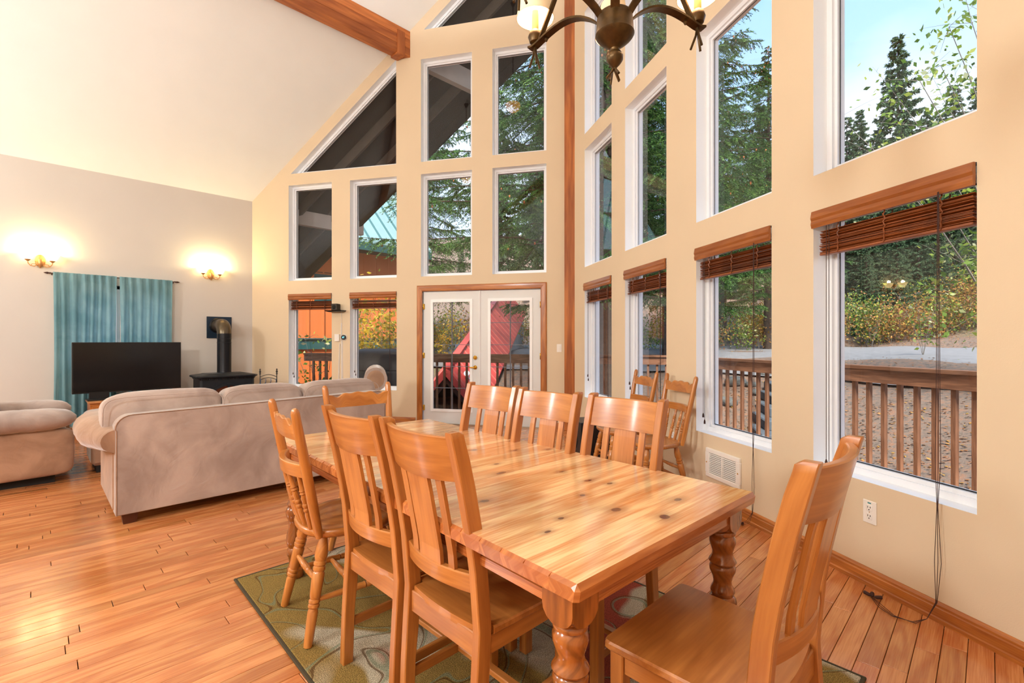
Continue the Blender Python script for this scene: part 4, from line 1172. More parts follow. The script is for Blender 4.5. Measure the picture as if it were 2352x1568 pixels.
for k in range(11):
    b = MB(); b.box((0, -.010, -.069+.0138*k), (.305, .012, .0032), .0008, M=Matrix.Rotation(.5, 3, 'X')); b.build('louvre', M_plate, t)
for s_ in (-1, 1):
    b = MB(); b.lathe((s_*.178, -.018, 0), (s_*.178, -.021, 0), [(0, .006), (1, .004)], 10); b.build('screw', M_brass, t)
def outlet(label, t_, z_):
    t = wthing('power_outlet', label, 'outlet', PB, t_, z_)
    b = MB(); b.box((0, -.003, 0), (.072, .006, .118), .002); b.build('plate', M_plate, t)
    for z in (-.022, .022):
        b = MB(); b.pillow((0, -.0065, z), (.034, .004, .034), .3, .9, 18, 8); so = b.build('socket', M_plate, t)
        q = MB(); q.box((-.0065, -.009, z+.004), (.0022, .002, .009)); q.box((.0065, -.009, z+.004), (.0022, .002, .008)); q.lathe((0, -.008, z-.009), (0, -.0095, z-.009), [(0, .003), (1, .003)], 8); q.build('slots', M_dark, so)
    b = MB(); b.lathe((0, -.006, 0), (0, -.0075, 0), [(0, .003), (1, .002)], 8); b.build('screw', M_brass, t)
    return t
ot = outlet('white double power outlet low on wall near the large slat-back chair', 4.464, .383)
b = MB(); b.box((0, -.0065, .047), (.018, .001, .006)); b.build('sticker', plain('teal_sticker', (40, 140, 150), .5), ot)
outlet('white power outlet behind the spindle chairs against the window wall', 2.62, .40)
t = thing('subwoofer', 'black speaker box standing in the corner behind the spindle chairs', 'speaker', (4.27, 3.09, 0), Q(-30))
b = MB(); b.box((0, 0, .215), (.34, .36, .40), .006); b.build('cabinet', M_black, t)
b = MB(); b.lathe((-.171, 0, .22), (-.178, 0, .22), [(0, .11), (.5, .105), (1, .09)], 24); b.build('driver', M_dark, t)
for sx in (-1, 1):
    for sy in (-1, 1):
        b = MB(); b.lathe((sx*.13, sy*.14, 0), (sx*.13, sy*.14, .016), [(0, .015), (1, .018)], 10); b.build('foot', M_dark, t)

# ------------------------------------------------------------------ wooden blinds drawn up in the lower windows
def blind(P, c, ztop, label, nsl, cords, wave):
    Wd = c[1]-c[0]; t = wthing('wooden_blind', label, 'blind', P, (c[0]+c[1])/2, ztop, group='raised wooden blinds in the lower windows')
    b = MB(tone=.5); prof = [(-.018, -.0), (-.022, -.02), (-.026, -.04), (-.02, -.055), (-.024, -.075), (-.018, -.098), (-.006, -.098), (-.006, 0)]
    b.loft([[(x, y_, z) for y_, z in prof] for x in (-Wd/2+.002, Wd/2-.002)]); b.build('valance', M_val, t, smooth=False)
    b = MB(); b.box((0, .03, -.03), (Wd-.02, .05, .04), .003); b.build('headrail', M_white, t)
    rr = random.Random(len(label)*7)
    sl = MB(); sl.box((0, 0, 0), (Wd-.05, .044, .0036), .001, tone=.5); sme = sl.mesh('slat', M_blind)
    for k in range(nsl):
        z = -.125-(.118*k/(nsl-1)); o = bpy.data.objects.new('slat', sme); COL.objects.link(o); o.parent = t
        o.location = (rr.uniform(-.004, .004), .04+rr.uniform(-.004, .004), z); o.rotation_euler = (rr.uniform(-.5, .1), rr.uniform(-.004, .004)+wave*math.sin(k*.7), 0)
    b = MB(); b.box((0, .038, -.252), (Wd-.05, .046, .014), .003, tone=.6); b.build('bottom_rail', M_blind, t)
    for u in (-.32, .0, .32):
        b = MB(); x = u*Wd
        for yy in (.014, .064):
            b.tube([(x+.004*math.sin(q*2.1), yy+.004*math.cos(q*1.7), -.09-.165*q/14) for q in range(15)], .0035, 5)
        b.build('ladder_cord', M_blind, t)
    # short tilt cords on the left, long pull cords on the right
    b = MB()
    for dx, ln in ((.0, cords[0]), (.018, cords[0]+.05)):
        b.tube([(-Wd/2+.075+dx, .012, -.09), (-Wd/2+.075+dx, .012, -.09-ln)], .0018, 5)
        b.lathe((-Wd/2+.075+dx, .012, -.09-ln), (-Wd/2+.075+dx, .012, -.125-ln), [(0, .003), (.4, .007), (1, .008)], 8)
    b.build('tilt_cord', M_cord, t)
    if cords[1]:
        b = MB(); L = cords[1]; x = Wd/2-.13
        if L > 1.8:
            for j, dx in enumerate((-.005, .002, .009)):
                pts = [(x+dx*.4, -.03, -.09), (x+dx, -.032, -.9), (x+dx*1.6, -.034, -1.3), (x+dx*.3, -.034, -1.5), (x+dx*2, -.036, -1.75), (x+dx*.4, -.04, -1.93)]
                zf = -ztop+.006
                if cords[2] == 'curl': pts += [(x-.01, -.08, zf+.02), (x-.03+dx, -.13, zf), (x-.09, -.17+dx, zf), (x-.17, -.15+dx*2, zf), (x-.24+dx, -.11, zf)]
                else: pts += [(x-.02+dx*2, -.06, zf+.03), (x-.06+dx*3, -.09, zf), (x-.09+dx*3, -.11+dx, zf)]
                b.tube(pts, .0013, 5)
                e = Vector(pts[-1]); d_ = Vector((-math.cos(j*.9), math.sin(j*1.1)*.8, 0)).normalized()
                b.lathe(e+Vector((0, 0, .006)), e+d_*.035+Vector((0, 0, .006)), [(0, .003), (.3, .008), (1, .009)], 8)
        else:
            for dx in (0, .01): b.tube([(x+dx, .01, -.09), (x+dx, .012, -.09-L)], .0018, 5)
        b.build('pull_cord', M_cord, t)
    return t
blind(PB, colsB[3], 2.03, 'widest raised wooden blind, in the tall window nearest the camera', 16, (1.35, 2.3, 'curl'), .0)
blind(PB, colsB[2], 2.03, 'raised wooden blind with wavy slats above the wall heater', 14, (1.25, 2.3, 'drop'), .004)
blind(PB, colsB[1], 2.03, 'raised wooden blind in the second tall window from the corner post', 13, (1.1, 1.5, ''), 0)
blind(PB, colsB[0], 2.03, 'raised wooden blind in the narrow-looking window next to the corner post', 13, (1.1, 1.5, ''), 0)
blind(PA, colsA[3], 2.045, 'raised wooden blind in the leftmost low window, left of the wall shelf', 13, (1.2, 1.5, ''), .003)
blind(PA, colsA[2], 2.045, 'raised wooden blind in the low window between wall shelf and double door', 13, (1.15, 1.5, ''), 0)

# ================================================================== OUTDOORS
RN = np.random.RandomState(5)
def fastmesh(name, V, F, tone, mat, smooth=False):
    me = bpy.data.meshes.new(name); V = np.asarray(V, np.float32); F = np.asarray(F, np.int32); k = F.shape[1]
    me.vertices.add(len(V)); me.vertices.foreach_set('co', V.ravel())
    me.loops.add(F.size); me.loops.foreach_set('vertex_index', F.ravel())
    me.polygons.add(len(F)); me.polygons.foreach_set('loop_start', np.arange(0, F.size, k, dtype=np.int32)); 
    try: me.polygons.foreach_set('loop_total', np.full(len(F), k, np.int32))
    except Exception: pass
    ta = me.attributes.new('tone', 'FLOAT', 'POINT'); ta.data.foreach_set('value', np.asarray(tone, np.float32))
    me.materials.append(mat); me.update(calc_edges=True); me.validate(); return me
def fobj(name, me, parent=None, kind=None):
    o = bpy.data.objects.new(name, me); COL.objects.link(o)
    if parent: o.parent = parent
    if kind: o['kind'] = kind
    return o
def unit(a): return a/np.maximum(1e-9, np.linalg.norm(a, axis=-1, keepdims=True))

# deck boards, railing
def offp(P, t_, off, z=0): return P(t_, z, off)
OFF = 2.62
ZD = -.26
deck = thing('deck', 'weathered wooden deck outside the window walls', 'deck')
bo = MB(); 
apx = AP+Vector((OFF/math.sin(HA), 0, 0)); ap0 = AP+Vector((TH/math.sin(HA), 0, 0))
nbd = 18
for P, dd, nn in ((PA, dA, nA), (PB, dB, nB)):
    for k in range(nbd):
        o0 = TH+.02+(OFF-TH)*k/nbd; o1 = TH+.02+(OFF-TH)*(k+1)/nbd-.008
        def E_(o_, z): return Vector((AP.x+o_/math.sin(HA), AP.y, z))
        far = 7.6
        b = MB(); b.prism([E_(o0, ZD), E_(o1, ZD), AP+nn*o1+dd*far+Vector((0, 0, ZD)), AP+nn*o0+dd*far+Vector((0, 0, ZD))], (0, 0, -.035), grain=1)
        b.build('deck_board', M_deck, deck, smooth=False)
skirt = MB()
for nn, dd in ((nA, dA), (nB, dB)):
    e0 = Vector((AP.x+(OFF+.02)/math.sin(HA), AP.y, ZD-.12)); e1 = AP+nn*(OFF+.02)+dd*7.6+Vector((0, 0, ZD-.12)); skirt.bar(e0, e1, .04, .24)
skirt.build('rim_joist', M_deck, deck)
for side, (nn, dd, lab) in enumerate(((nA, dA, 'brown wooden deck railing beyond the double door'), (nB, dB, 'brown wooden deck railing beyond the right-hand windows'))):
    R_ = thing('deck_railing', lab, 'railing')
    e0 = Vector((AP.x+OFF/math.sin(HA), AP.y, 0)); L = 7.9
    def at(s_, z, o_=0): return e0+dd*s_+nn*o_+Vector((0, 0, z))
    b = MB(tone=.35); b.bar(at(0, .985, -.02), at(L, .985, -.02), .14, .036); b.build('cap_rail', M_deck, R_)
    b = MB(tone=.55); b.bar(at(0, .895, -.045), at(L, .895, -.045), .036, .14); b.build('top_rail', M_deck, R_)
    bm_ = MB(tone=.5); bm_.box((0, 0, 0), (.042, .042, 1.22), .002)
    bme = bm_.mesh('baluster', M_deck)
    ang = math.atan2(dd.y, dd.x); n = int(L/.165)
    for k in range(n):
        s_ = .1+k*.165
        o = bpy.data.objects.new('baluster', bme); COL.objects.link(o); o.parent = R_; o.location = at(s_, .36, -.01); o.rotation_euler = (0, 0, ang)
    for s_ in ((.0, 2.0, 3.75, 5.2, 7.0) if side == 0 else (1.0, 2.85, 5.3, 7.6)):
        b = MB(); b.box(at(s_, .35, .04), (.09, .09, 1.25), .003, M=Matrix.Rotation(ang, 3, 'Z'), axis=2); b.build('post', M_deck, R_)

# roof overhang: soffit, rafters, fly rafter, outriggers
ov = thing('roof_overhang', 'dark roof overhang with rafters outside the upper windows', 'roof')
OH = 1.62
for nn, dd, sgn in ((nA, dA, 1), (nB, dB, -1)):
    if sgn < 0: oh = .55
    else: oh = OH
    def rp(s_, o_, dz=0):   # along wall (from apex), outwards
        p = AP+dd*s_+nn*o_; return Vector((p.x, p.y, roof_z(p.y)+dz))
    # apex side starts on the ridge line
    def ridge(o_, dz=0): return Vector((AP.x+o_/math.sin(HA), AP.y, roof_z(AP.y)+dz))
    Lr = LW+.9
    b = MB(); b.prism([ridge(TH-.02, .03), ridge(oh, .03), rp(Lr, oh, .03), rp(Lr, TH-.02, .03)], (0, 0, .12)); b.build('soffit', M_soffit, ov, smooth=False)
    for k, o_ in enumerate([x for x in (.62, 1.12, 1.60) if x < oh+.02]):
        b = MB(tone=.5); h = .21
        p0, p1 = ridge(o_, .03), rp(Lr, o_, .03)
        w2 = nn*.025
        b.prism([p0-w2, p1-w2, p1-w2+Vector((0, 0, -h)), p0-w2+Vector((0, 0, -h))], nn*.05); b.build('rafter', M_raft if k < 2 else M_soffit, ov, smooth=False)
    if sgn > 0:
        for yb, z0, z1, xo in ((6.43, roof_z(6.43)-.36, roof_z(6.43)-.02, 1.75), (8.78, 3.36, 3.62, 1.75)):
            x0 = AP.x-abs(yb-4.235)*.6176+TH*1.15
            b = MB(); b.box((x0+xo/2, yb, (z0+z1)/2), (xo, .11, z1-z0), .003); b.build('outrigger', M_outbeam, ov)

# ---------------------------------------------------------------- terrain
def s_of(x, y):
    v = np.stack([np.asarray(x)-AP.x, np.asarray(y)-AP.y], -1)
    a = v[..., 0]*nA.x+v[..., 1]*nA.y; b = v[..., 0]*nB.x+v[..., 1]*nB.y
    k = .6; return np.log(np.exp(a*k)+np.exp(b*k))/k
def gz(x, y):
    x = np.asarray(x, float); y = np.asarray(y, float); s_ = s_of(x, y)
    pts_s = [-50, 2.5, 4, 6.5, 9.5, 11.0, 15.5, 17, 20, 26, 40, 70, 120]
    pts_z = [-1.3, -1.3, -1.1, -.25, .72, .86, 1.02, 1.35, 2.5, 3.9, 8, 17, 30]
    z = np.interp(s_, pts_s, pts_z)
    return z+.05*np.sin(x*1.7+y*.6)*np.sin(y*1.3)+np.where(s_ > 17, .25*np.sin(x*.7)*np.cos(y*.5), 0)
def terrain():
    m, n, p, o = newmat('ground_litter')
    t = N(n, 'ShaderNodeTexCoord')
    a = N(n, 'ShaderNodeTexNoise'); a.inputs['Scale'].default_value = 9; a.inputs['Detail'].default_value = 8; a.inputs['Roughness'].default_value = .75
    n.links.new(t.outputs['Object'], a.inputs['Vector'])
    c = rampn(n, a.outputs['Fac'], [(.3, lin((84, 72, 62))), (.5, lin((128, 110, 96))), (.62, lin((150, 106, 78))), (.75, lin((178, 168, 156)))])
    g = N(n, 'ShaderNodeTexNoise'); g.inputs['Scale'].default_value = .35; g.inputs['Detail'].default_value = 4
    n.links.new(t.outputs['Object'], g.inputs['Vector'])
    gm = rampn(n, g.outputs['Fac'], [(.6, (0, 0, 0)), (.72, (.5, .5, .5))])
    c = mixc(n, gm, c, lin((112, 116, 60)))
    n.links.new(c, p.inputs['Base Color']); p.inputs['Roughness'].default_value = .95
    bump(n, p, a.outputs['Fac'], .8, .05)
    xs = np.concatenate([np.arange(-20, 30, .5), np.arange(30, 110, 3)]); ys = np.concatenate([np.arange(-70, -14, 3), np.arange(-14, 34, .5), np.arange(34, 110, 3)])
    X, Y = np.meshgrid(xs, ys, indexing='ij'); Z = gz(X, Y)
    V = np.stack([X, Y, Z], -1).reshape(-1, 3); ny = len(ys)
    i, j = np.meshgrid(np.arange(len(xs)-1), np.arange(ny-1), indexing='ij'); q = (i*ny+j).ravel()
    F = np.stack([q, q+ny, q+ny+1, q+1], -1)
    me = fastmesh('ground', V, F, np.zeros(len(V)), m); me.polygons.foreach_set('use_smooth', [True]*len(me.polygons))
    o = fobj('ground', me); o['kind'] = 'structure'; o['label'] = 'gravel ground and leafy bank around the house'
    # road strip following the slope contour
    mr = plain('asphalt', (128, 126, 126), .9, var=.12, vscale=6, bs=.4, bscale=60, bd=.01)
    V = []; n_ = 160
    for k in range(n_):
        th = -1.9+3.8*k/(n_-1)
        for s0 in (8.2, 10.6, 13.0, 15.4):
            # ray from the apex in direction th: solve for distance where s_of == s0
            d = np.array([math.cos(th), math.sin(th)]); lo, hi = 0, 90
            for _ in range(30):
                md = (lo+hi)/2
                if s_of(AP.x+d[0]*md, AP.y+d[1]*md) < s0: lo = md
                else: hi = md
            x, y = AP.x+d[0]*lo, AP.y+d[1]*lo; V.append((x, y, float(gz(x, y))+.07))
    F = [(k*4+j, (k+1)*4+j, (k+1)*4+j+1, k*4+j+1) for k in range(n_-1) for j in range(3)]
    o = fobj('road', fastmesh('road', V, F, np.zeros(len(V)), mr)); o['kind'] = 'structure'; o['label'] = 'pale grey road across the slope'
terrain()

# ---------------------------------------------------------------- foliage
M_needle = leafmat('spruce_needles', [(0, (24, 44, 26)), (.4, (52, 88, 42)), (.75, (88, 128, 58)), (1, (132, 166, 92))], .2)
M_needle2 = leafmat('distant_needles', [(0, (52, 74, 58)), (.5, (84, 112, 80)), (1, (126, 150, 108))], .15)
M_bark = plain('conifer_bark', (74, 60, 50), .95, var=.3, vscale=12, bs=.6, bscale=30, bd=.02)
M_cone = leafmat('spruce_cones', [(0, (150, 84, 44)), (1, (206, 128, 78))], 0)
M_yel = leafmat('yellow_leaves', [(0, (120, 130, 40)), (.35, (170, 166, 44)), (.7, (226, 186, 44)), (1, (240, 204, 96))], .45)
M_grn = leafmat('green_leaves', [(0, (78, 112, 46)), (.5, (122, 152, 60)), (.8, (166, 176, 70)), (1, (214, 216, 170))], .45)
M_aut = leafmat('autumn_leaves', [(0, (104, 76, 48)), (.35, (168, 110, 66)), (.65, (196, 150, 70)), (.85, (120, 132, 58)), (1, (214, 176, 80))], .35)
M_twig = plain('grey_twigs', (124, 116, 106), .8)

def spruce_mesh(h, rad, nbranch, twigs, needles, zmin=.08, seed=0, droop=.35, nlen=.07, nwid=.012):
    r = np.random.RandomState(seed)
    V = []; F = []; T = []; BV = []; BF = []; CV = []; CF = []; CT = []
    nv = 0
    def bone(p, rads):
        base = sum(len(x) for x in BV)
        n_ = len(p); k = 4
        ang = np.arange(k)*2*PI/k
        ring = []
        for i in range(n_):
            d = unit(p[min(i+1, n_-1)]-p[max(i-1, 0)]); a = np.cross(d, [0, 0, 1.]) if abs(d[2]) < .95 else np.cross(d, [1., 0, 0]); a = unit(a); b = np.cross(d, a)
            ring.append(p[i]+np.outer(np.cos(ang), a)*rads[i]+np.outer(np.sin(ang), b)*rads[i])
        BV.append(np.concatenate(ring))
        for i in range(n_-1):
            for j in range(k): BF.append((base+i*k+j, base+i*k+(j+1) % k, base+(i+1)*k+(j+1) % k, base+(i+1)*k+j))
    bone(np.array([[0, 0, h*q] for q in (0, .3, .6, 1)]), [h*.016, h*.012, h*.007, .01])
    for bi in range(nbranch):
        u = (bi+r.rand()*.8)/nbranch; z = h*(zmin+(1-zmin)*u**.9)
        L = rad*(1-((z/h-zmin)/(1-zmin)))**.8*r.uniform(.72, 1.15)+.12; az = bi*2.399+r.rand()*.6
        d = np.array([math.cos(az), math.sin(az), 0]); sd = np.array([-d[1], d[0], 0])
        q = np.linspace(0, 1, 6)[:, None]
        pth = np.array([0, 0, z])+d*L*q+np.array([0, 0, 1.])*(L*(.10*q-droop*q*q+.16*q**4))
        bone(pth, list(np.linspace(.012*L**.5+.008, .004, 6)))
        nt = max(6, int(twigs*(L/rad)**.9))
        tq = r.uniform(.18, 1, nt); side = np.sign(r.rand(nt)-.5)
        ip = np.stack([np.interp(tq, q[:, 0], pth[:, k]) for k in range(3)], -1)
        tl = L*.30*(1.15-tq)*r.uniform(.6, 1.2, nt)+.12
        tdir = unit(d*r.uniform(.3, .9, nt)[:, None]+sd*(side*r.uniform(.5, 1.1, nt))[:, None]+np.array([0, 0, 1.])*(-r.uniform(.15, .75, nt))[:, None])
        # needles along each twig
        m_ = needles; w_ = np.repeat(np.arange(nt), m_); s_ = np.tile(np.linspace(.02, 1, m_), nt)+r.uniform(-.03, .03, nt*m_)
        base = ip[w_]+tdir[w_]*(tl[w_]*s_)[:, None]+np.array([0, 0, -1.])*(.12*tl[w_]*s_**2)[:, None]
        rv = unit(r.randn(nt*m_, 3)); nd = unit(tdir[w_]*.9+rv*.75); ll = nlen*r.uniform(.7, 1.3, nt*m_)*(1.15-.5*s_)
        wd = unit(np.cross(nd, unit(r.randn(nt*m_, 3))))*nwid
        V0 = base-wd; V1 = base+wd; V2 = base+nd*ll[:, None]
        V.append(np.stack([V0, V1, V2], 1).reshape(-1, 3)); k = len(V0)
        F.append(np.arange(k*3).reshape(-1, 3)+nv); nv += k*3
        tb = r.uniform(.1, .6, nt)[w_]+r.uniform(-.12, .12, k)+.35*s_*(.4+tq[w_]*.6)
        T.append(np.repeat(np.clip(tb, 0, 1), 3))
        # a cluster of cones on some branches
        if r.rand() < .6 and z > h*.2:
            for c in range(r.randint(2, 6)):
                qq = r.uniform(.65, 1); cp = np.array([np.interp(qq, q[:, 0], pth[:, k2]) for k2 in range(3)])+r.uniform(-.14, .14, 3)
                L0 = r.uniform(.07, .11); o0 = sum(len(x) for x in CV); rr_ = .024
                ring = np.array([[math.cos(a_)*rr_, math.sin(a_)*rr_, 0] for a_ in np.arange(5)*2*PI/5])
                CV.append(np.concatenate([[cp], cp+ring*1.0-[0, 0, L0*.3], cp+ring*.8-[0, 0, L0*.7], [cp-[0, 0, L0]]]))
                for j in range(5):
                    j2 = (j+1) % 5
                    CF += [(o0, o0+1+j, o0+1+j2), (o0+1+j, o0+6+j, o0+6+j2), (o0+1+j, o0+6+j2, o0+1+j2), (o0+6+j, o0+11, o0+6+j2)]
                CT.append(np.full(12, r.rand()))
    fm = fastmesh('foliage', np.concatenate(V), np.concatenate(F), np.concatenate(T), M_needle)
    bmh = fastmesh('branches', np.concatenate(BV), np.array(BF), np.zeros(sum(len(x) for x in BV)), M_bark)
    cm_ = fastmesh('cones', np.concatenate(CV), np.array(CF), np.concatenate(CT), M_cone) if CV else None
    return fm, bmh, cm_
near = [spruce_mesh(20, 5.0, 170, 110, 34, .20, 1, .34, .075, .0115), spruce_mesh(18, 4.2, 165, 100, 34, .14, 2, .32, .075, .0115)]
mid = spruce_mesh(16, 3.4, 150, 60, 18, .02, 3, .25, .17, .035)
farm = spruce_mesh(18, 3.3, 150, 40, 12, .02, 4, .2, .28, .06)
def put_tree(kind, x, y, label, s_=1, rz=0, far=False, z=None, group='spruce trees outside'):
    fm, bmh, cm_ = kind
    t = thing('spruce_tree', label, 'tree', (x, y, float(gz(x, y))-.1 if z is None else z), rz, group); t.scale = (s_, s_, s_)
    o = fobj('foliage', fm, t, 'stuff'); fobj('branches', bmh, t, 'stuff')
    if cm_ and not far: fobj('cones', cm_, t, 'stuff')
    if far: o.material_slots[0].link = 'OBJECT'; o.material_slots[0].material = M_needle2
    return t
def cpos_(px, d):   # from a bearing (tan) and a distance in front of the viewpoint to the ground plan
    u = (px-1176)/1096; return ((1+u)*d*.70711, (1-u)*d*.70711)
def tree_at(kind, px, d, ytop, label, rz, far=False, h0=20, **kw):
    x, y = cpos_(px, d); ztop = 1.271+(783-ytop)/1096*d; zb = float(gz(x, y))
    return put_tree(kind, x, y, label, (ztop-zb)/h0, rz, far, **kw)
tree_at(near[0], 1268, 14.0, -700, 'big cone-laden spruce filling the upper panes above the double door', 0)
tree_at(near[1], 940, 18.5, -140, 'spruce left of the big one, seen over the double door', 1.3, h0=18)
tree_at(near[1], 1395, 13.0, -640, 'spruce outside the two narrow-looking windows right of the post', 2.6, h0=18)
tree_at(near[0], 1540, 15.5, -420, 'tall spruce seen between the second and third tall windows', 3.9)
tree_at(near[1], 1765, 18.0, 100, 'spruce with pointed top at the right of the third tall window', 5.2, h0=18)
tree_at(near[0], 1660, 22.0, 130, 'spruce farther back in the third tall window', .9)
tree_at(farm, 2062, 33, 78, 'tall narrow spruce spire against blue sky in the widest window', 1, True, h0=18)
tree_at(mid, 1945, 22, 262, 'rounded spruce low at the left of the widest window', 2, True, h0=16)
FAR = [(1890, 30, 300), (1975, 38, 250), (2130, 36, 250), (2190, 30, 190), (2250, 34, 170), (2320, 30, 120), (2400, 28, 60), (2140, 26, 330), (2020, 28, 300), (2230, 24, 330), (2340, 22, 250), (1850, 40, 240), (1750, 42, 240), (1640, 40, 250), (1560, 36, 200), (1460, 34, 150), (1350, 34, 150), (1250, 36, 200), (1150, 38, 250), (1060, 36, 560), (960, 44, 520),
       (2080, 21, 420), (1995, 20.5, 430), (2180, 20.5, 400), (1930, 24, 400), (2040, 24, 380), (2260, 21, 380), (2110, 23, 470), (1960, 21.5, 500), (2290, 22, 300), (2060, 19.6, 500), (2160, 19.5, 520), (2240, 20, 480), (2330, 20, 420), (1990, 19.8, 560), (2110, 20, 450), (1700, 30, 420), (1610, 30, 430), (2150, 30, 260), (2070, 30, 290), (1290, 28, 500), (1130, 30, 520)]
for k, (px, d, yt) in enumerate(FAR):
    wh = 'behind the widest window' if px > 1860 else 'behind the third tall window' if px > 1590 else 'behind the narrow-looking windows' if px > 1310 else 'behind the double door wall'
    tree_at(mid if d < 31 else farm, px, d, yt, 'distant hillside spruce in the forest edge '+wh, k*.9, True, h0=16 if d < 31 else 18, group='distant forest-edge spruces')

def leaf_cloud(centers, n, spread, size, seed, tone=(0, 1)):
    r = np.random.RandomState(seed); V = []; T = []
    c = centers[r.randint(0, len(centers), n)]+r.randn(n, 3)*spread
    d = unit(r.randn(n, 3)+[0, 0, -.3]); sd = unit(np.cross(d, unit(r.randn(n, 3)))); L = size*r.uniform(.6, 1.3, n)[:, None]
    a = c; b = c+d*L*.42+sd*L*.27; e = c+d*L; f = c+d*L*.42-sd*L*.27
    V = np.stack([a, b, e, f], 1).reshape(-1, 3); F = np.arange(4*n).reshape(-1, 4)
    T = np.repeat(r.uniform(tone[0], tone[1], n), 4)
    return V, F, T
def shrub(name, label, cat, x, y, h, rad, nst, nleaf, lsize, mat, seed, z=None, group=None, tone=(0, 1), spread=.10, lean=(0, 0)):
    r = random.Random(seed); z0 = float(gz(x, y)) if z is None else z
    t = thing(name, label, cat, (x, y, z0), 0, group)
    st = MB(); cen = []
    for k in range(nst):
        a_ = r.uniform(0, 2*PI); L = h*r.uniform(.7, 1.05); rr = rad*r.uniform(.3, 1)
        p = [Vector((math.cos(a_)*rr*(q**1.3)+lean[0]*q*q*h, math.sin(a_)*rr*(q**1.3)+lean[1]*q*q*h, L*q-.12*L*q*q)) for q in [i/7 for i in range(8)]]
        st.tube(p, [.011*(1-q/9)*max(.5, h/4) for q in range(8)], 4)
        for q in range(2, 8):
            for _ in range(3):
                dr_ = Vector((r.uniform(-1, 1), r.uniform(-1, 1), r.uniform(-.3, .8))).normalized()*r.uniform(.15, .42)*max(.5, h/3)
                st.tube([p[q], p[q]+dr_*.5+Vector((0, 0, .02)), p[q]+dr_], [.004, .003, .0015], 3)
                for f_ in (.4, .7, 1): cen.append(p[q]+dr_*f_)
    st.build('stems', M_twig, t, kind='stuff', fixn=False)
    V, F, T = leaf_cloud(np.array([tuple(c) for c in cen]), nleaf, spread, lsize, seed, tone)
    fobj('leaves', fastmesh('leaves', V, F, T, mat), t, 'stuff')
    return t
# yellow bush between the house and its neighbour
x, y = cpos_(868, 11.6); shrub('leafy_bush', 'bright yellow-leaved bush behind the black covered grill', 'bush', x, y, 4.1, 1.15, 14, 2600, .12, M_yel, 3, z=-1.2, spread=.12)
x, y = cpos_(1015, 17.0); shrub('leafy_bush', 'yellow-green bush seen through the left door leaf', 'bush', x, y, 1.6, 1.2, 9, 700, .11, M_yel, 4, tone=(0, .9), spread=.15)
x, y = cpos_(740, 11.0); shrub('leafy_bush', 'thin few-leaved shrub before the orange neighbouring house', 'bush', x, y, 3.0, .8, 5, 110, .12, M_grn, 5, z=-1.2, spread=.1)
x, y = cpos_(715, 10.6); shrub('leafy_bush', 'low green shrub below the deck railing at far left', 'bush', x, y, 1.9, .7, 7, 500, .09, M_grn, 6, z=-1.3)
x, y = cpos_(1770, 18.5); shrub('leafy_bush', 'yellow leaved bush at the roadside beyond the third tall window', 'bush', x, y, 1.7, 1.0, 10, 1100, .13, M_yel, 7, tone=(.4, 1))
# alder branches hanging before the widest window
x, y = cpos_(2390, 8.2); shrub('alder_tree', 'slender alder with yellow-green leaves at right of the widest window', 'tree', x, y, 7.6, 2.3, 16, 3400, .11, M_grn, 11, z=-.6, spread=.12, lean=(-.03, .10))
x, y = cpos_(2120, 12.0); shrub('leafy_bush', 'young green sapling just beyond the railing in the widest window', 'bush', x, y, 1.9, .8, 5, 120, .11, M_grn, 12)
BU = []
rb = random.Random(9)
for k in range(120):
    px = (rb.uniform(1900, 2330) if k % 2 else rb.uniform(1560, 2330)) if k < 96 else rb.uniform(960, 1560); d = rb.uniform(17.6, 22.5)
    BU.append((px, d))
for k, (px, d) in enumerate(BU):
    x, y = cpos_(px, d); green = k % 3 == 0
    shrub('bank_bush', ('green' if green else 'russet autumn')+' roadside bush on the leafy bank, '+('seen through the widest window' if px > 1860 else 'seen through the third tall window' if px > 1590 else 'seen left of the third window'), 'bush', x, y, rb.uniform(.9, 2.0), rb.uniform(.7, 1.3), 5, 620, .095, M_grn if green else M_aut, 40+k, group='green bank bushes' if green else 'russet bank bushes', spread=.22)
# fallen leaves
n = 9000; r_ = np.random.RandomState(77)
pp = []
while len(pp) < n:
    px = r_.uniform(1500, 2400); d = r_.uniform(5.5, 22); x, y = cpos_(px, d)
    s0 = s_of(x, y)
    if s0 > 3.2 and not (7.5 < s0 < 15.4 and r_.rand() < .8): pp.append((x, y, float(gz(x, y))+.02))
c = np.array(pp); az = r_.uniform(0, 2*PI, n); L = r_.uniform(.03, .07, n)
d0 = np.stack([np.cos(az), np.sin(az), r_.uniform(-.2, .5, n)], -1); d1 = np.stack([-np.sin(az), np.cos(az), r_.uniform(-.2, .2, n)], -1)
V = np.stack([c, c+d0*L[:, None]*.5+d1*L[:, None]*.35, c+d0*L[:, None], c+d0*L[:, None]*.5-d1*L[:, None]*.35], 1).reshape(-1, 3)
o = fobj('fallen_leaves', fastmesh('fallen_leaves', V, np.arange(4*n).reshape(-1, 4), np.repeat(r_.uniform(0, .7, n), 4), M_aut)); tag(o, 'brown leaves fallen over the gravel yard', 'leaves', kind='stuff')

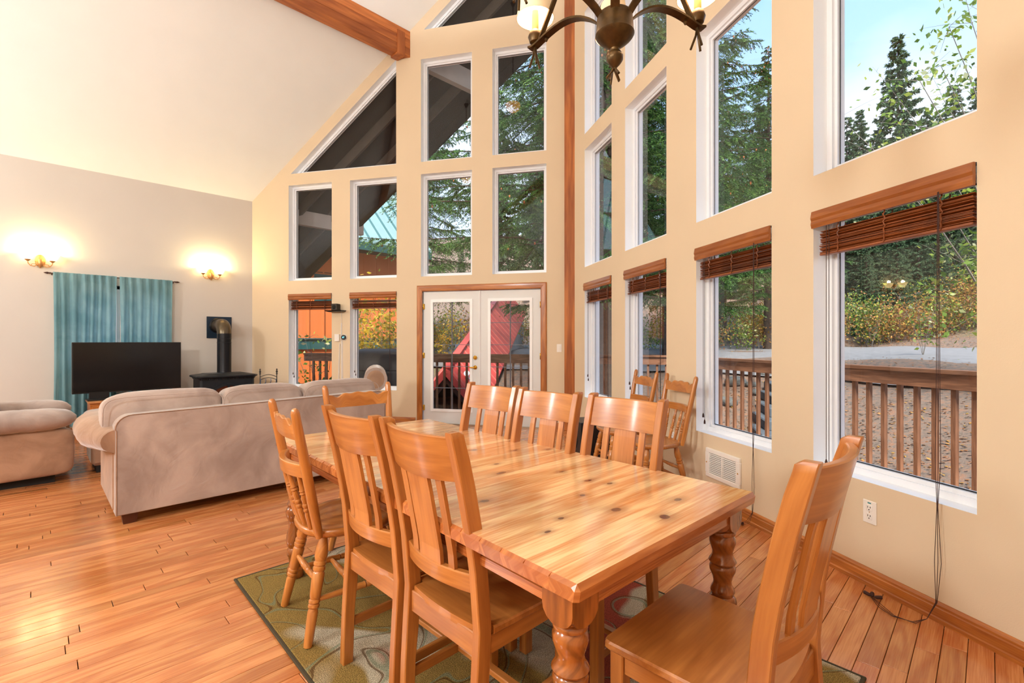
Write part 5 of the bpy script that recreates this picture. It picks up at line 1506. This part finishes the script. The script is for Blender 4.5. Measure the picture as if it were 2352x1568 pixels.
# stones and steps of the yard by the third window
M_rock = plain('mossy_rock', (96, 98, 94), .95, var=.4, vscale=5, bs=.6, bscale=20, bd=.03)
M_step = plain('grey_stone_step', (84, 92, 98), .9, var=.2, vscale=8, bs=.3, bscale=30)
for k, (px, d, s_) in enumerate(((1690, 12.6, .42), (1672, 11.4, .30), (1725, 12.2, .2), (1735, 11.6, .2), (1760, 12.8, .22))):
    x, y = cpos_(px, d); b = MB(); b.pillow((0, 0, 0), (s_*1.6, s_*1.1, s_*.75), .7, .7, 18, 12, wr=.3, seed=k, wf=3)
    o = b.build('rock', M_rock); o.location = (x, y, float(gz(x, y))+.05); o.rotation_euler = (0, 0, k*1.1); tag(o, ['largest grey yard stone below the road beyond the third window', 'grey yard stone leftmost and nearest in the third window', 'small grey stone right of the largest yard stone', 'smallest stone close before the steps', 'small stone farthest right in the third window'][k], 'rock', 'yard stones')
st = thing('stone_steps', 'grey stone steps going down behind the deck railing', 'steps')
for k in range(7):
    x, y = cpos_(1745+k*8, 8.6+k*.42); b = MB(); b.box((x, y, -.95+k*.19), (1.3, .45, .2), .02, M=Matrix.Rotation(.5, 3, 'Z')); b.build('step', M_step, st)

# ---------------------------------------------------------------- neighbouring orange house
M_or = plain('orange_siding', (214, 116, 56), .8, var=.06, vscale=2)
M_teal = plain('dark_teal_trim', (36, 84, 84), .6, var=.06)
M_rf = plain('pale_teal_metal_roof', (150, 182, 184), .35, metal=.2, var=.05)
H_ = thing('neighbour_house', 'orange neighbouring house with teal trim and metal roof', 'house')
YH = 13.0; XA, XZ = 4.2, 8.35
b = MB(); b.box(((XA+XZ)/2, YH+.15, 1.3), (XZ-XA, .3, 5.6)); b.build('wall', M_or, H_, smooth=False)
b = MB(); b.box((XZ-.15, YH+4, 1.3), (.3, 8, 5.6)); b.prism([(XZ-.3, YH, 4.1), (XZ-.3, YH+8, 4.1), (XZ-.3, YH+4, 8.1)], (.3, 0, 0)); b.build('gable_wall', M_or, H_, smooth=False)
for k in range(10):
    b = MB(); b.box((XA+.2+k*.41, YH-.012, 2.55), (.05, .02, 2.9)); b.build('batten', M_or, H_, smooth=False)
    b = MB(); b.box((XA+.2+k*.41, YH-.012, -.2), (.05, .02, 2.3)); b.build('batten', M_or, H_, smooth=False)
b = MB(); b.box(((XA+XZ)/2, YH-.03, 1.18), (XZ-XA+.05, .05, .26)); b.build('belt_trim', M_teal, H_); b = MB(); b.box(((XA+XZ)/2, YH-.05, 1.335), (XZ-XA+.05, .09, .03)); b.build('belt_trim', M_teal, H_)
b = MB(); b.box(((XA+XZ)/2, YH-.015, 3.16), (XZ-XA, .012, .012)); b.build('seam', M_dark, H_)
wx = 6.0
b = MB()
for (c0, s0) in (((wx, 0, 3.04), (1.24, .05, .12)), ((wx, 0, 2.4), (1.24, .05, .12)), ((wx-.58, 0, 2.72), (.1, .05, .62)), ((wx+.58, 0, 2.72), (.1, .05, .62))): b.box((c0[0], YH-.03, c0[2]), s0)
wf = b.build('window', M_teal, H_)
b = MB(); b.box((wx, YH-.01, 2.72), (1.06, .03, .58)); b.build('sash', M_vinyl, wf); b = MB(); b.box((wx, YH-.035, 2.72), (.96, .01, .48)); b.build('pane', plain('far_window_glass', (110, 130, 140), .08), wf)
b = MB(); b.prism([(XA-.4, YH-.62, 4.02), (XZ+.45, YH-.62, 4.02), (XZ+.45, YH+4.15, 8.72), (XA-.4, YH+4.15, 8.72)], (0, 0, .1)); b.build('roof_slope', M_rf, H_, smooth=False)
b = MB(); b.prism([(XA-.4, YH+8.9, 4.02), (XZ+.45, YH+8.9, 4.02), (XZ+.45, YH+4.15, 8.72), (XA-.4, YH+4.15, 8.72)], (0, 0, .1)); b.build('roof_slope', M_rf, H_, smooth=False)
for k in range(12):
    x = XA-.3+k*.4; b = MB(); b.bar((x, YH-.64, 4.13), (x, YH+4.1, 8.80), .035, .05); b.build('standing_seam', plain('roof_rib', (74, 116, 118), .4) if 'roof_rib' not in MATS else MATS['roof_rib'], H_, smooth=False)
b = MB(); b.box(((XA+XZ)/2, YH-.63, 3.93), (XZ-XA+.9, .04, .22)); b.build('fascia', M_teal, H_); b = MB(); b.box(((XA+XZ)/2, YH-.3, 3.86), (XZ-XA+.8, .62, .03)); b.build('soffit', M_soffit, H_)

# ---------------------------------------------------------------- red gabled roof of the covered stairs
M_red = plain('red_metal_roof', (222, 88, 80), .4, metal=.1, var=.06, vscale=2)
M_redr = plain('red_roof_rib', (226, 120, 112), .35)
M_brn = plain('dark_brown_framing', (70, 38, 28), .7)
G = thing('covered_stairway', 'red metal gabled roof over stairs climbing the hill, beyond the double door', 'shed')
pn, pf = Vector((7.624, 10.053, .50)), Vector((14.897, 15.367, 3.60))
ax = (pf-pn); hd = Vector((ax.x, ax.y, 0)).normalized(); sd = Vector((hd.y, -hd.x, 0))
def redslope(s_, nm='roof_slope'):
    e = sd*s_*.98+Vector((0, 0, -1.12))
    b = MB(); b.prism([pn, pf, pf+e, pn+e], Vector((0, 0, .04))); o = b.build(nm, M_red, G, smooth=False)
    for k in range(26):
        q = pn+ax*((k+.5)/26)+Vector((0, 0, .05)); b = MB(); b.bar(q, q+e, .05, .03); b.build('rib', M_redr, o, smooth=False)
    b = MB(); b.bar(pn-hd*.03+Vector((0, 0, -.03)), pn+e-hd*.03+Vector((0, 0, -.03)), .05, .16); b.build('barge_board', M_red, G, smooth=False)
    b = MB(); b.bar(pn-hd*-.05+Vector((0, 0, -.2)), pn+e-hd*-.05+Vector((0, 0, -.2)), .05, .2); b.build('rafter', M_brn, G, smooth=False)
redslope(1); redslope(-1)
b = MB(); b.bar(pn+Vector((0, 0, .07)), pf+Vector((0, 0, .07)), .2, .03); b.build('ridge_cap', M_red, G)
for s_ in (-1, 1):
    e = sd*s_*.80
    a0, a1 = pn+e+hd*.4, pf+e
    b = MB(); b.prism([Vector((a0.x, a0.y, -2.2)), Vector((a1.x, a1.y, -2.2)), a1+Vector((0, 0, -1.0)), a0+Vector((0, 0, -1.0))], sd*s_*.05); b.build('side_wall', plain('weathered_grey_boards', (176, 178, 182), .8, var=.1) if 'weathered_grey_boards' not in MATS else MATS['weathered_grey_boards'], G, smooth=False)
b = MB(); e0 = pn+hd*1.2; b.prism([Vector((e0.x+sd.x*.8*s_, e0.y+sd.y*.8*s_, z)) for s_, z in ((-1, -2.2), (1, -2.2))]+[e0+sd*.8+Vector((0, 0, -.6)), e0+Vector((0, 0, .1)), e0-sd*.8+Vector((0, 0, -.6))], hd*.05); b.build('shade_panel', plain('interior_shade', (40, 32, 28), .9), G, smooth=False)  # dark panel across the open gable, interior shade put into its colour
for s_ in (-1, 1):
    b = MB(); p = pn+sd*s_*.85+hd*.1; b.box((p.x, p.y, -1.4), (.1, .1, 1.5)); b.build('post', M_brn, G)
t = thing('roof_light_fixture', 'small white double floodlight clamped to the red roof', 'lamp', tuple(pn+ax*.06+sd*.42+Vector((0, 0, -.34))))
b = MB(); b.lathe((0, 0, 0), (-.10, -.1, .06), [(0, .03), (.5, .07), (1, .08)], 14); b.build('head', M_white, t)
b = MB(); b.tube([(0, 0, 0), (.1, .05, -.12), (.28, .1, -.1), (.4, .12, -.08)], .03, 8); b.build('arm', M_white, t)

# ---------------------------------------------------------------- covered grill on the deck
M_cov = plain('black_vinyl_cover', (40, 42, 48), .45, var=.15, vscale=3)
t = wthing('covered_grill', 'barbecue grill under a black fitted cover on the deck', 'grill', PA, 3.75, ZD, 1.35)
b = MB(); secs = []
for z, sx, sy in ((.02, .66, .33), (.3, .64, .32), (.75, .63, .31), (1.0, .64, .32), (1.14, .62, .30), (1.27, .54, .26), (1.37, .48, .16), (1.39, .30, .08)):
    sec = []
    for k in range(44):
        a_ = 2*PI*k/44; ca, sa = math.cos(a_), math.sin(a_)
        fo = 1+.05*mnoise.noise(Vector((ca*4, sa*4, z*3)))+.02*math.sin(a_*14)*(1-z/1.5)
        sec.append((math.copysign(abs(ca)**.4, ca)*sx*fo, math.copysign(abs(sa)**.45, sa)*sy*fo, z))
    secs.append(sec)
b.loft(secs); b.build('cover', M_cov, t, ang=60)
b = MB(); b.tube([(-.63, -.33, 1.0), (0, -.34, .995), (.63, -.33, 1.0)], .008, 6); b.build('hem_seam', M_cov, t)
